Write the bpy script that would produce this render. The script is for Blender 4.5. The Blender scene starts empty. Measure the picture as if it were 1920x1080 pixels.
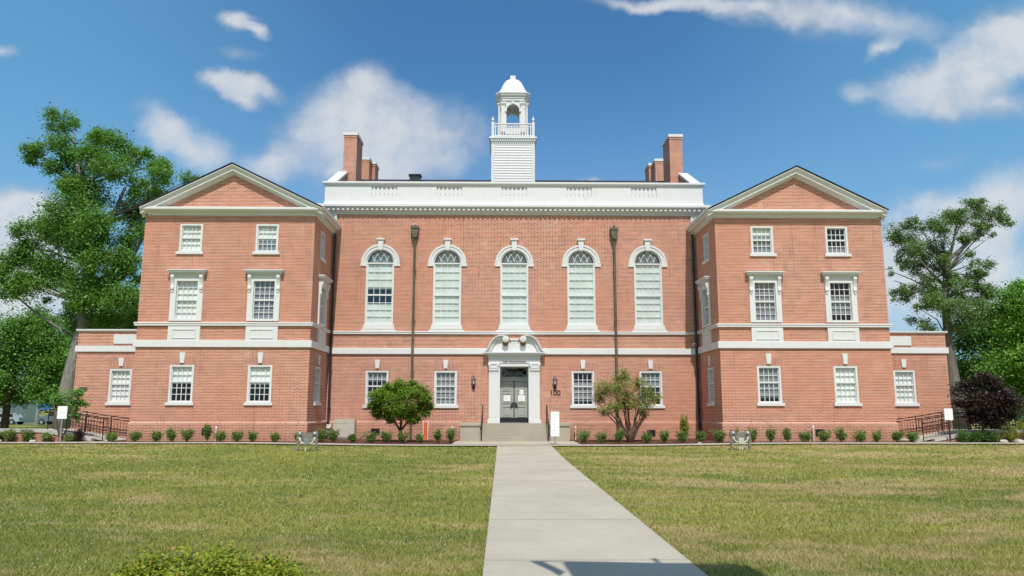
import bpy, bmesh, math, random
import numpy as np
from mathutils import Matrix, Vector
random.seed(7)
PI = math.pi
SC = bpy.context.scene
COL = SC.collection

# ------------------------------------------------------------------ helpers
def nt_new(name):
    m = bpy.data.materials.new(name); m.use_nodes = True
    nt = m.node_tree
    for n in list(nt.nodes): nt.nodes.remove(n)
    out = nt.nodes.new('ShaderNodeOutputMaterial')
    return m, nt, out
def N(nt, typ, **kw):
    n = nt.nodes.new(typ)
    for k, v in kw.items():
        if k.startswith('i_'):
            n.inputs[k[2:].replace('_', ' ')].default_value = v
        else: setattr(n, k, v)
    return n
def math_(nt, op, a, b=None, c=None, clamp=False):
    n = nt.nodes.new('ShaderNodeMath'); n.operation = op; n.use_clamp = clamp
    for i, x in enumerate((a, b, c)):
        if x is None: continue
        if isinstance(x, (int, float)): n.inputs[i].default_value = x
        else: nt.links.new(x, n.inputs[i])
    return n.outputs[0]
def mix(nt, f, a, b, blend='MIX'):
    n = nt.nodes.new('ShaderNodeMix'); n.data_type = 'RGBA'; n.blend_type = blend
    for i, x in ((0, f), (6, a), (7, b)):
        if isinstance(x, (int, float)): n.inputs[i].default_value = x
        elif isinstance(x, tuple): n.inputs[i].default_value = x if len(x) == 4 else (*x, 1)
        else: nt.links.new(x, n.inputs[i])
    return n.outputs[2]
def noise(nt, vec, scale, detail=3, rough=.55, dist=0):
    n = nt.nodes.new('ShaderNodeTexNoise'); n.inputs['Scale'].default_value = scale
    n.inputs['Detail'].default_value = detail; n.inputs['Roughness'].default_value = rough
    n.inputs['Distortion'].default_value = dist
    if vec is not None: nt.links.new(vec, n.inputs['Vector'])
    return n.outputs[0]
def ramp(nt, f, lo, hi, a=0., b=1.):
    n = nt.nodes.new('ShaderNodeMapRange'); n.interpolation_type = 'SMOOTHSTEP'
    nt.links.new(f, n.inputs[0])
    for i, x in zip((1, 2, 3, 4), (lo, hi, a, b)): n.inputs[i].default_value = x
    return n.outputs[0]
def pos(nt):
    return nt.nodes.new('ShaderNodeNewGeometry').outputs['Position']
def scaled(nt, vec, s):
    n = nt.nodes.new('ShaderNodeVectorMath'); n.operation = 'MULTIPLY'
    nt.links.new(vec, n.inputs[0]); n.inputs[1].default_value = s
    return n.outputs[0]
def principled(nt, out, col, rough=.6, spec=.3, metal=0, bump=None, bstr=.3, bdist=.01):
    p = nt.nodes.new('ShaderNodeBsdfPrincipled')
    if isinstance(col, tuple): p.inputs['Base Color'].default_value = (*col[:3], 1)
    else: nt.links.new(col, p.inputs['Base Color'])
    if isinstance(rough, (int, float)): p.inputs['Roughness'].default_value = rough
    else: nt.links.new(rough, p.inputs['Roughness'])
    p.inputs['Specular IOR Level'].default_value = spec
    p.inputs['Metallic'].default_value = metal
    if bump is not None:
        b = nt.nodes.new('ShaderNodeBump'); b.inputs['Strength'].default_value = bstr
        b.inputs['Distance'].default_value = bdist
        nt.links.new(bump, b.inputs['Height']); nt.links.new(b.outputs[0], p.inputs['Normal'])
    nt.links.new(p.outputs[0], out.inputs[0])
    return p
def simple(name, col, rough=.6, spec=.3, metal=0, var=.08, scale=3., bstr=.15):
    m, nt, out = nt_new(name)
    P = pos(nt)
    n1 = noise(nt, P, scale, 4); n2 = noise(nt, P, scale * 9, 3)
    dark = tuple(c * (1 - var * 2) for c in col); light = tuple(min(.95, c * (1 + var)) for c in col)
    c = mix(nt, ramp(nt, n1, .3, .7), dark, light)
    principled(nt, out, c, rough, spec, metal, n2, bstr, .004)
    return m
M = {}
M['white'] = simple('white_paint', (.70, .70, .69), .5, .25, var=.035, scale=1.3)
M['white2'] = simple('white_window_paint', (.71, .71, .70), .35, .3, var=.02, scale=.8)
M['bronze'] = simple('bronze_pipe_metal', (.15, .135, .095), .45, .5, .3, var=.2)
M['black'] = simple('black_metal', (.02, .02, .022), .4, .5, 0, var=.2)
M['doorgrey'] = simple('sage_grey_door_paint', (.36, .375, .33), .4, .3, var=.03)
M['dark'] = simple('dark_steel', (.04, .042, .045), .35, .5, .3)
M['shingle'] = simple('dark_roof_shingle', (.05, .048, .052), .85, .2, var=.3, scale=6)
M['paper'] = simple('paper', (.85, .85, .87), .6, .2, var=.01)
M['ink'] = simple('grey_ink', (.45, .46, .48), .7, .1)
M['brown'] = simple('dark_brown_letters', (.035, .02, .018), .4, .4)
M['beige'] = simple('beige_metal', (.52, .50, .43), .5, .3, var=.04)
M['grey'] = simple('grey_metal', (.33, .34, .35), .4, .5, .4, var=.1)
M['wood'] = simple('weathered_wood', (.24, .22, .185), .85, .1, var=.25, scale=14)
M['orange'] = simple('orange_plastic', (.85, .16, .03), .5, .3, var=.04)
M['conduit'] = simple('white_conduit', (.7, .7, .68), .4, .4)
M['rock'] = simple('pale_rock', (.55, .53, .48), .9, .1, var=.15, scale=9)
M['truck'] = simple('grey_car_paint', (.16, .20, .24), .3, .5, .3, var=.02)
M['redcar'] = simple('pale_car_paint', (.34, .40, .40), .3, .5, .1, var=.02)
M['rubber'] = simple('tyre_rubber', (.025, .025, .027), .8, .2)
M['blue'] = simple('blue_sign_paint', (.05, .17, .55), .4, .3)
M['lamp'] = simple('grey_lamp_glass', (.5, .47, .45), .2, .5)
M['teal'] = simple('pale_teal_siding', (.45, .55, .53), .6, .2)
M['asphalt'] = simple('asphalt', (.13, .13, .135), .9, .2, var=.15, scale=2)
M['cloth'] = simple('dark_cloth', (.05, .05, .08), .9, .1)

def concrete(name, col, stain=.5):
    m, nt, out = nt_new(name); P = pos(nt)
    big = noise(nt, P, .7, 5, .6); mid = noise(nt, P, 4, 5, .65); fine = noise(nt, P, 60, 2)
    st = noise(nt, scaled(nt, P, (1.2, .35, 1)), 1.6, 6, .7, .6)
    c = mix(nt, ramp(nt, big, .3, .7), tuple(x * .9 for x in col), tuple(x * 1.06 for x in col))
    c = mix(nt, math_(nt, 'MULTIPLY', ramp(nt, st, .52, .75), stain * .45), c, (col[0] * .62, col[1] * .6, col[2] * .56))
    c = mix(nt, math_(nt, 'MULTIPLY', ramp(nt, mid, .35, .7), .25), c, tuple(x * .82 for x in col))
    c = mix(nt, math_(nt, 'MULTIPLY', ramp(nt, fine, .3, .75), .25), c, tuple(x * .75 for x in col))
    ag = noise(nt, scaled(nt, P, (1, 1, 1)), 110, 2, .7)
    c = mix(nt, math_(nt, 'MULTIPLY', ramp(nt, ag, .55, .7), .25), c, tuple(min(.9, x * 1.3) for x in col))
    sp = noise(nt, P, 23, 1)
    c = mix(nt, math_(nt, 'MULTIPLY', ramp(nt, sp, .74, .78), .5), c, (.1, .09, .08))
    principled(nt, out, c, .85, .2, 0, fine, .3, .004)
    return m
M['walk'] = concrete('walkway_concrete', (.475, .43, .34))
def paint(name, col):
    m, nt, out = nt_new(name); P = pos(nt)
    a = noise(nt, scaled(nt, P, (4, 4, .35)), 1.8, 4, .6); b = noise(nt, P, 1.1, 4, .6); f = noise(nt, P, 14, 3)
    c = mix(nt, math_(nt, 'MULTIPLY', ramp(nt, a, .52, .74), .22), col, (.50, .49, .44))
    c = mix(nt, math_(nt, 'MULTIPLY', ramp(nt, b, .45, .75), .10), c, (.52, .52, .50))
    principled(nt, out, c, .5, .25, 0, f, .12, .004); return m
M['white'] = paint('white_paint', (.69, .69, .68)); M['white2'] = paint('white_window_paint', (.70, .70, .69))
M['concrete'] = concrete('step_concrete', (.40, .36, .28), .9)
M['coping'] = concrete('coping_concrete', (.50, .47, .41))

def brick_mat(name, c1, c2, mortar, soldier=False, tint=1.):
    """Flemish bond laid from world position: courses 0.0677 m, stretcher 0.2 + header 0.1"""
    m, nt, out = nt_new(name); P = pos(nt)
    s = N(nt, 'ShaderNodeSeparateXYZ'); nt.links.new(P, s.inputs[0])
    h = math_(nt, 'ADD', s.outputs[0], s.outputs[1]); z = s.outputs[2]
    if soldier: h, z = z, h
    zr = math_(nt, 'DIVIDE', math_(nt, 'ADD', z, 50.), .0677)
    row = math_(nt, 'FLOOR', zr); fv = math_(nt, 'FRACT', zr)
    hu = math_(nt, 'DIVIDE', math_(nt, 'ADD', h, 100.), .31)
    odd = math_(nt, 'MODULO', row, 2.)
    hu = math_(nt, 'ADD', hu, math_(nt, 'MULTIPLY', odd, .5))
    cell = math_(nt, 'FLOOR', hu); fu = math_(nt, 'FRACT', hu)
    head = math_(nt, 'GREATER_THAN', fu, .665)
    # distance to joints
    du = math_(nt, 'MINIMUM', fu, math_(nt, 'SUBTRACT', 1., fu))
    du = math_(nt, 'MINIMUM', du, math_(nt, 'ABSOLUTE', math_(nt, 'SUBTRACT', fu, .665)))
    ju = ramp(nt, du, .02, .045, 1., 0.)
    dv = math_(nt, 'MINIMUM', fv, math_(nt, 'SUBTRACT', 1., fv))
    jv = ramp(nt, dv, .12, .23, 1., 0.)
    joint = math_(nt, 'MAXIMUM', ju, jv)
    cid = N(nt, 'ShaderNodeCombineXYZ')
    nt.links.new(math_(nt, 'ADD', math_(nt, 'MULTIPLY', cell, 2.), head), cid.inputs[0]); nt.links.new(row, cid.inputs[1])
    wn = N(nt, 'ShaderNodeTexWhiteNoise'); wn.noise_dimensions = '2D'; nt.links.new(cid.outputs[0], wn.inputs[0])
    col = mix(nt, wn.outputs[0], c1, c2)
    r2 = math_(nt, 'FRACT', math_(nt, 'MULTIPLY', wn.outputs[0], 37.7))
    col = mix(nt, math_(nt, 'MULTIPLY', math_(nt, 'GREATER_THAN', r2, .86), .6), col, (.10, .035, .035))
    big = noise(nt, P, .55, 4, .6); mid = noise(nt, scaled(nt, P, (1, 1, 1.6)), 1.7, 4, .6)
    col = mix(nt, math_(nt, 'MULTIPLY', ramp(nt, mid, .42, .72), .45), col, (.53, .17, .09))
    mcol = mix(nt, ramp(nt, mid, .3, .7), mortar, tuple(x * 1.12 for x in mortar))
    col = mix(nt, joint, col, mcol)
    # efflorescence and weather
    ef = noise(nt, scaled(nt, P, (1, 1, 1.3)), .9, 6, .68, .8)
    col = mix(nt, math_(nt, 'MULTIPLY', ramp(nt, ef, .56, .74), .36), col, (.72, .56, .50))
    col = mix(nt, math_(nt, 'MULTIPLY', ramp(nt, big, .52, .75), .22), col, (.26, .09, .06))
    stk = noise(nt, scaled(nt, P, (3.2, 3.2, .22)), 1.5, 4, .6)
    col = mix(nt, math_(nt, 'MULTIPLY', ramp(nt, stk, .55, .72), .28), col, (.20, .085, .065))
    drift = noise(nt, P, .18, 2, .5)
    col = mix(nt, math_(nt, 'MULTIPLY', ramp(nt, drift, .4, .62), .22), col, (.60, .22, .11))
    dmp = math_(nt, 'ADD', s.outputs[2], math_(nt, 'MULTIPLY', noise(nt, P, 1.4, 4, .6), -1.2))
    col = mix(nt, ramp(nt, dmp, -.5, .3, .35, 0.), col, (.22, .13, .10))
    hgt = math_(nt, 'SUBTRACT', 1., joint)
    principled(nt, out, col, .85, .15, 0, hgt, .7, .008)
    return m
M['brick'] = brick_mat('red_brick', (.25, .053, .033), (.50, .135, .075), (.73, .51, .39))
M['soldier'] = brick_mat('red_brick_upright', (.30, .075, .05), (.43, .12, .08), (.66, .46, .36), True)
M['brick_light'] = brick_mat('pale_brick_course', (.48, .23, .16), (.57, .30, .22), (.68, .50, .40), True)

# glass: thin pane
m, nt, out = nt_new('window_glass')
tr = N(nt, 'ShaderNodeBsdfTransparent'); tr.inputs[0].default_value = (.93, .955, .945, 1)
gl = N(nt, 'ShaderNodeBsdfGlossy'); gl.inputs['Roughness'].default_value = .02
fr = N(nt, 'ShaderNodeLayerWeight'); fr.inputs[0].default_value = .5
bn = N(nt, 'ShaderNodeBump'); bn.inputs['Strength'].default_value = .05; bn.inputs['Distance'].default_value = .05
nt.links.new(noise(nt, pos(nt), 2.5, 2), bn.inputs['Height']); nt.links.new(bn.outputs[0], gl.inputs['Normal'])
mx = N(nt, 'ShaderNodeMixShader'); nt.links.new(math_(nt, 'ADD', math_(nt, 'MULTIPLY', math_(nt, 'POWER', fr.outputs[1], 4.),   .8), .055, clamp=True), mx.inputs[0])
nt.links.new(tr.outputs[0], mx.inputs[1]); nt.links.new(gl.outputs[0], mx.inputs[2]); nt.links.new(mx.outputs[0], out.inputs[0])
M['glass'] = m
M['blind'] = simple('white_roller_blind', (.88, .89, .86), .7, .2, var=.05, scale=1.5)
m, nt, out = nt_new('grey_slatted_blind'); P = pos(nt)
s = N(nt, 'ShaderNodeSeparateXYZ'); nt.links.new(P, s.inputs[0])
fz = math_(nt, 'FRACT', math_(nt, 'DIVIDE', s.outputs[2], .07))
principled(nt, out, mix(nt, ramp(nt, fz, .1, .9), (.10, .11, .13), (.42, .43, .46)), .6, .2); M['slat'] = m
M['fanback'] = simple('grey_fanlight_panel', (.50, .51, .50), .9, .1)  # flat grey panel added behind the fanlights to lighten their tone
M['interior'] = simple('dim_room_wall', (.10, .10, .11), .9, .1)

# foliage
def leaf_mat(name, a, b, c, trans=.35, yellow=None):
    m, nt, out = nt_new(name)
    g = nt.nodes.new('ShaderNodeNewGeometry'); r = g.outputs['Random Per Island']
    col = mix(nt, r, a, b)
    n1 = noise(nt, g.outputs['Position'], .7, 3)
    col = mix(nt, ramp(nt, n1, .35, .7), col, c)
    if yellow:
        r2 = math_(nt, 'FRACT', math_(nt, 'MULTIPLY', r, 91.7))
        col = mix(nt, math_(nt, 'GREATER_THAN', r2, 1 - yellow[0]), col, yellow[1])
    p = nt.nodes.new('ShaderNodeBsdfPrincipled'); nt.links.new(col, p.inputs['Base Color'])
    p.inputs['Roughness'].default_value = .5; p.inputs['Specular IOR Level'].default_value = .35
    t = nt.nodes.new('ShaderNodeBsdfTranslucent')
    nt.links.new(mix(nt, .5, col, (.2, .35, .02), 'MIX'), t.inputs[0])
    mx = nt.nodes.new('ShaderNodeMixShader'); mx.inputs[0].default_value = trans
    nt.links.new(p.outputs[0], mx.inputs[1]); nt.links.new(t.outputs[0], mx.inputs[2]); nt.links.new(mx.outputs[0], out.inputs[0])
    return m
M['oak'] = leaf_mat('tree_leaves', (0.103, 0.261, 0.046), (0.194, 0.387, 0.068), (0.148, 0.307, 0.057))
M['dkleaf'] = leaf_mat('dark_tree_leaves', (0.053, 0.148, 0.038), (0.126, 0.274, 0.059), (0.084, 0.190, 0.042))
M['brleaf'] = leaf_mat('bright_tree_leaves', (0.131, 0.319, 0.037), (0.244, 0.469, 0.066), (0.150, 0.338, 0.048))
M['olive'] = leaf_mat('thin_tree_leaves', (0.120, 0.217, 0.065), (0.217, 0.336, 0.099), (0.152, 0.261, 0.077), .25)
M['maple'] = leaf_mat('maple_leaves', (0.101, 0.201, 0.017), (0.216, 0.338, 0.029), (0.144, 0.259, 0.022), .3, (.03, (0.431, 0.259, 0.071)))
M['spleaf'] = leaf_mat('sparse_leaves', (0.155, 0.293, 0.044), (0.293, 0.431, 0.086), (.16, .24, .05), .3, (.3, (0.500, 0.293, 0.155)))
M['shrub'] = leaf_mat('shrub_leaves', (0.086, 0.199, 0.034), (0.207, 0.310, 0.061), (0.138, 0.241, 0.052), .25, (.08, (0.483, 0.345, 0.121)))
M['yshrub'] = leaf_mat('yellow_shrub_leaves', (.20, .27, .02), (.36, .36, .04), (.24, .28, .03), .3, (.1, (.42, .26, .05)))
M['hedge'] = leaf_mat('hedge_leaves', (.08, .16, .012), (.40, .40, .018), (.22, .27, .015), .3, (.07, (.35, .20, .03)))
M['purple'] = leaf_mat('purple_leaves', (.022, .008, .012), (.06, .022, .028), (.035, .014, .018), .12)
M['bloom'] = simple('white_blossom', (.62, .58, .52), .6, .2)
def bark_mat(name, c):
    m, nt, out = nt_new(name); P = pos(nt)
    a = noise(nt, scaled(nt, P, (6, 6, 1.1)), 2.2, 5, .65, .5); b = noise(nt, P, .9, 3)
    col = mix(nt, ramp(nt, a, .35, .68), tuple(x * .45 for x in c), c)
    col = mix(nt, ramp(nt, b, .4, .7), col, tuple(x * .72 for x in c))
    principled(nt, out, col, .9, .1, 0, a, .9, .03); return m
M['bark'] = bark_mat('grey_bark', (.33, .31, .28)); M['barkg'] = bark_mat('brown_grey_bark', (.24, .22, .19)); M['barkd'] = bark_mat('dark_bark', (.12, .085, .06))
M['barkt'] = bark_mat('tan_bark', (.22, .14, .09))

# lawn colour, shared by the soil sheet and the blades
def lawn_col(nt, vec):
    P = scaled(nt, vec, (1, 1, 0))
    p1 = noise(nt, scaled(nt, P, (.55, 1.0, 0)), .36, 7, .68, .9)
    p2 = noise(nt, scaled(nt, P, (.6, 1.6, 0)), 1.3, 4, .6)
    p3 = noise(nt, P, .16, 3, .5)
    s = N(nt, 'ShaderNodeSeparateXYZ'); nt.links.new(vec, s.inputs[0])
    # dry tan towards the right foreground, greener at left
    side = ramp(nt, s.outputs[0], -6., 6., -.06, .025)
    d = math_(nt, 'ADD', math_(nt, 'ADD', p1, side), math_(nt, 'MULTIPLY', math_(nt, 'SUBTRACT', p2, .5), .45))
    dry = ramp(nt, d, .47, .61)
    g = mix(nt, ramp(nt, p3, .35, .65), (.215, .25, .045), (.36, .345, .075))
    g = mix(nt, ramp(nt, p2, .5, .72), g, (.145, .22, .055))
    p4 = noise(nt, scaled(nt, vec, (.8, 1.3, 0)), .8, 6, .7, .6)
    g = mix(nt, math_(nt, 'MULTIPLY', ramp(nt, p4, .54, .66), .75), g, (.10, .19, .055))
    g = mix(nt, math_(nt, 'MULTIPLY', ramp(nt, p4, .42, .32), .45), g, (.42, .40, .22))
    return mix(nt, math_(nt, 'MULTIPLY', dry, .95), g, (.56, .41, .21)), p2
m, nt, out = nt_new('lawn_ground'); P = pos(nt)
c, p2 = lawn_col(nt, P)
f1 = noise(nt, P, 22, 5, .75); f2 = noise(nt, scaled(nt, P, (.6, 2.2, 1)), 5., 5, .7)
c = mix(nt, math_(nt, 'MULTIPLY', ramp(nt, f1, .3, .65, 1., 0.), .55), c, (.10, .12, .03))
c = mix(nt, math_(nt, 'MULTIPLY', ramp(nt, f2, .35, .65, 1., 0.), .35), c, (.13, .155, .035))
principled(nt, out, c, .9, .1, 0, f1, .6, .03); M['lawn'] = m
m, nt, out = nt_new('grass_blades'); g = nt.nodes.new('ShaderNodeNewGeometry')
c, p2 = lawn_col(nt, g.outputs['Position']); r = g.outputs['Random Per Island']
c = mix(nt, .32, c, mix(nt, r, (.11, .16, .025), (.50, .48, .16)))
r2 = math_(nt, 'FRACT', math_(nt, 'MULTIPLY', r, 53.3))
c = mix(nt, math_(nt, 'MULTIPLY', math_(nt, 'GREATER_THAN', r2, .88), .6), c, (.55, .45, .26))
p = N(nt, 'ShaderNodeBsdfPrincipled'); nt.links.new(c, p.inputs['Base Color']); p.inputs['Roughness'].default_value = .6
p.inputs['Specular IOR Level'].default_value = .2
t = N(nt, 'ShaderNodeBsdfTranslucent'); nt.links.new(c, t.inputs[0])
mx = N(nt, 'ShaderNodeMixShader'); mx.inputs[0].default_value = .3
nt.links.new(p.outputs[0], mx.inputs[1]); nt.links.new(t.outputs[0], mx.inputs[2]); nt.links.new(mx.outputs[0], out.inputs[0])
M['blade'] = m
m, nt, out = nt_new('mulch'); P = pos(nt)
a = noise(nt, P, 28, 4, .8); b = noise(nt, P, 2.5, 3)
c = mix(nt, ramp(nt, a, .3, .7), (.05, .022, .016), (.20, .095, .07)); c = mix(nt, ramp(nt, b, .5, .8), c, (.26, .15, .11))
principled(nt, out, c, .95, .05, 0, a, 1, .04); M['mulch'] = m

class MB:
    def __init__(s, T=None): s.v = []; s.f = []; s.T = T or (lambda a, o, z: (a, o, z))
    def add(s, vs, fs):
        k = len(s.v); s.v += [s.T(*p) for p in vs]; s.f += [tuple(i + k for i in f) for f in fs]
    def box(s, a0, a1, o0, o1, z0, z1):
        s.add([(a0, o0, z0), (a1, o0, z0), (a1, o1, z0), (a0, o1, z0), (a0, o0, z1), (a1, o0, z1), (a1, o1, z1), (a0, o1, z1)],
              [(0, 3, 2, 1), (4, 5, 6, 7), (0, 1, 5, 4), (1, 2, 6, 5), (2, 3, 7, 6), (3, 0, 4, 7)])
    def prism(s, poly, o0, o1):      # poly in (a,z), extruded along o
        n = len(poly)
        s.add([(a, o0, z) for a, z in poly] + [(a, o1, z) for a, z in poly],
              [tuple(range(n)), tuple(range(2 * n - 1, n - 1, -1))] + [(i, (i + 1) % n, n + (i + 1) % n, n + i) for i in range(n)])
    def strip(s, inner, outer, o0, o1, closed=False):   # band between two polylines in (a,z)
        n = len(inner); vs = []
        for o in (o0, o1):
            vs += [(a, o, z) for a, z in inner] + [(a, o, z) for a, z in outer]
        fs = []
        for i in range(n if closed else n - 1):
            j = (i + 1) % n
            fs += [(i, j, n + j, n + i), (2 * n + i, 3 * n + i, 3 * n + j, 2 * n + j), (i, 2 * n + i, 2 * n + j, j), (n + i, n + j, 3 * n + j, 3 * n + i)]
        if not closed: fs += [(0, n, 3 * n, 2 * n), (n - 1, 3 * n - 1, 4 * n - 1, 2 * n - 1)]
        s.add(vs, fs)
    def tube(s, path, r, n=8, cap=True):
        if isinstance(r, (int, float)): r = [r] * len(path)
        P = [Vector(p) for p in path]; vs = []
        for i, p in enumerate(P):
            d = (P[min(i + 1, len(P) - 1)] - P[max(i - 1, 0)]).normalized()
            u = d.cross(Vector((0, 1, .13) if abs(d.y) < .9 else (1, 0, .1))).normalized(); w = d.cross(u)
            vs += [tuple(p + (u * math.cos(2 * PI * k / n) + w * math.sin(2 * PI * k / n)) * r[i]) for k in range(n)]
        fs = []
        for i in range(len(P) - 1):
            for k in range(n):
                l = (k + 1) % n; fs.append((i * n + k, i * n + l, (i + 1) * n + l, (i + 1) * n + k))
        if cap: fs += [tuple(range(n)), tuple(range(len(P) * n - 1, (len(P) - 1) * n - 1, -1))]
        s.add(vs, fs)
    def lathe(s, c, prof, n=12, rot=0, sq=None):   # prof (r,z); vertical axis at c=(a,o)
        vs = []
        for r, z in prof:
            for k in range(n):
                t = 2 * PI * k / n + rot; vs.append((c[0] + r * math.cos(t), c[1] + r * math.sin(t), z))
        fs = []
        for i in range(len(prof) - 1):
            for k in range(n):
                l = (k + 1) % n; fs.append((i * n + k, i * n + l, (i + 1) * n + l, (i + 1) * n + k))
        fs += [tuple(range(n)), tuple(range(len(prof) * n - 1, (len(prof) - 1) * n - 1, -1))]
        s.add(vs, fs)
    def sweep(s, pts, prof, cap=True):     # plan path pts (x,y); profile (o,z), outward = right of heading
        n = len(prof); P = [Vector((p[0], p[1])) for p in pts]; vs = []
        for i, p in enumerate(P):
            ds = []
            if i > 0: ds.append((P[i] - P[i - 1]).normalized())
            if i < len(P) - 1: ds.append((P[i + 1] - P[i]).normalized())
            ns = [Vector((d.y, -d.x)) for d in ds]
            mvec = ns[0] if len(ns) == 1 else (ns[0] + ns[1]) / (1 + ns[0].dot(ns[1]))
            vs += [(p.x + mvec.x * o, p.y + mvec.y * o, z) for o, z in prof]
        fs = []
        for i in range(len(P) - 1):
            for k in range(n):
                l = (k + 1) % n; fs.append((i * n + k, i * n + l, (i + 1) * n + l, (i + 1) * n + k))
        if cap: fs += [tuple(range(n)), tuple(range(len(P) * n - 1, (len(P) - 1) * n - 1, -1))]
        s.add(vs, fs)
    def rake(s, pts, prof):            # path (a,z) in wall plane, profile (o,dz)
        n = len(prof); vs = []
        for a, z in pts: vs += [(a, o, z + dz) for o, dz in prof]
        fs = []
        for i in range(len(pts) - 1):
            for k in range(n):
                l = (k + 1) % n; fs.append((i * n + k, i * n + l, (i + 1) * n + l, (i + 1) * n + k))
        fs += [tuple(range(n)), tuple(range(len(pts) * n - 1, (len(pts) - 1) * n - 1, -1))]
        s.add(vs, fs)
    def wall(s, a0, a1, z0, z1, holes=(), o=0.):
        A = sorted({a0, a1, *[h[0] for h in holes], *[h[1] for h in holes]}); Z = sorted({z0, z1, *[h[2] for h in holes], *[h[3] for h in holes]})
        A = [a for a in A if a0 <= a <= a1]; Z = [z for z in Z if z0 <= z <= z1]
        for i in range(len(A) - 1):
            for j in range(len(Z) - 1):
                ca, cz = (A[i] + A[i + 1]) / 2, (Z[j] + Z[j + 1]) / 2
                if any(h[0] < ca < h[1] and h[2] < cz < h[3] for h in holes): continue
                s.add([(A[i], o, Z[j]), (A[i + 1], o, Z[j]), (A[i + 1], o, Z[j + 1]), (A[i], o, Z[j + 1])], [(0, 1, 2, 3)])
    def build(s, name, mat, parent=None, smooth=False, fix=True):
        me = bpy.data.meshes.new(name); me.from_pydata(s.v, [], s.f)
        if fix:
            b = bmesh.new(); b.from_mesh(me); bmesh.ops.recalc_face_normals(b, faces=b.faces); b.to_mesh(me); b.free()
        if smooth: me.polygons.foreach_set('use_smooth', [True] * len(me.polygons))
        me.materials.append(M[mat] if isinstance(mat, str) else mat)
        o = bpy.data.objects.new(name, me); COL.objects.link(o)
        if parent: o.parent = parent
        return o
def tag(o, label=None, cat=None, group=None, kind=None):
    if label: o['label'] = label
    if cat: o['category'] = cat
    if group: o['group'] = group
    if kind: o['kind'] = kind
    return o
def thing(name, label, cat, loc=(0, 0, 0), rz=0, group=None):
    o = bpy.data.objects.new(name, None); COL.objects.link(o); o.location = loc; o.rotation_euler = (0, 0, rz)
    o.empty_display_size = .2
    return tag(o, label, cat, group)
def sub(parent, name, mb, mat, **k): return mb.build(name, mat, parent, **k)
def arc(cx, cz, r, t0, t1, n): return [(cx + r * math.cos(t0 + (t1 - t0) * i / n), cz + r * math.sin(t0 + (t1 - t0) * i / n)) for i in range(n + 1)]

# ------------------------------------------------------------------ camera, light, sky
rt = Vector((0.9999113, -0.0132712, 0.0010865)); up = Vector((-0.0031429, -0.1559328, 0.9877627)); fw = Vector((0.0129393, 0.9876785, 0.1559607))
cam = bpy.data.cameras.new('camera'); co = bpy.data.objects.new('camera', cam); COL.objects.link(co)
R = Matrix((rt, up, -fw)).transposed().to_4x4(); R.translation = Vector((-.607, -37.5, 1.65)); co.matrix_world = R
cam.sensor_width = 36; cam.lens = 26.69; cam.clip_end = 2000; cam.clip_start = .05
SC.camera = co
EL, AZ = math.radians(56.5), math.radians(3.5)      # sun behind the camera, slightly to the right
sd = Vector((math.sin(AZ) * math.cos(EL), -math.cos(AZ) * math.cos(EL), math.sin(EL)))
L = bpy.data.lights.new('sun', 'SUN'); L.energy = 3.7; L.angle = math.radians(.53); L.color = (1, .955, .89)
lo = bpy.data.objects.new('sun', L); COL.objects.link(lo); lo.rotation_euler = (-sd).to_track_quat('-Z', 'Y').to_euler(); lo.location = (0, -60, 60)
SC.view_settings.view_transform = 'Standard'; SC.view_settings.look = 'None'; SC.view_settings.exposure = .2; SC.view_settings.gamma = 1
w = bpy.data.worlds.new('World'); SC.world = w; w.use_nodes = True; nt = w.node_tree
for n in list(nt.nodes): nt.nodes.remove(n)
wo = nt.nodes.new('ShaderNodeOutputWorld'); bg = nt.nodes.new('ShaderNodeBackground'); nt.links.new(bg.outputs[0], wo.inputs[0])
sk = nt.nodes.new('ShaderNodeTexSky'); sk.sky_type = 'NISHITA'; sk.sun_disc = False
sk.sun_elevation = EL; sk.sun_rotation = PI - AZ; sk.air_density = 1.0; sk.dust_density = .6; sk.ozone_density = 2.2
tc = nt.nodes.new('ShaderNodeTexCoord'); D = tc.outputs['Generated']
s = N(nt, 'ShaderNodeSeparateXYZ'); nt.links.new(D, s.inputs[0])
yy = math_(nt, 'MAXIMUM', s.outputs[1], .02)
gc = N(nt, 'ShaderNodeCombineXYZ'); nt.links.new(math_(nt, 'DIVIDE', s.outputs[0], yy), gc.inputs[0]); nt.links.new(math_(nt, 'DIVIDE', s.outputs[2], yy), gc.inputs[1])
G = gc.outputs[0]
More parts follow.
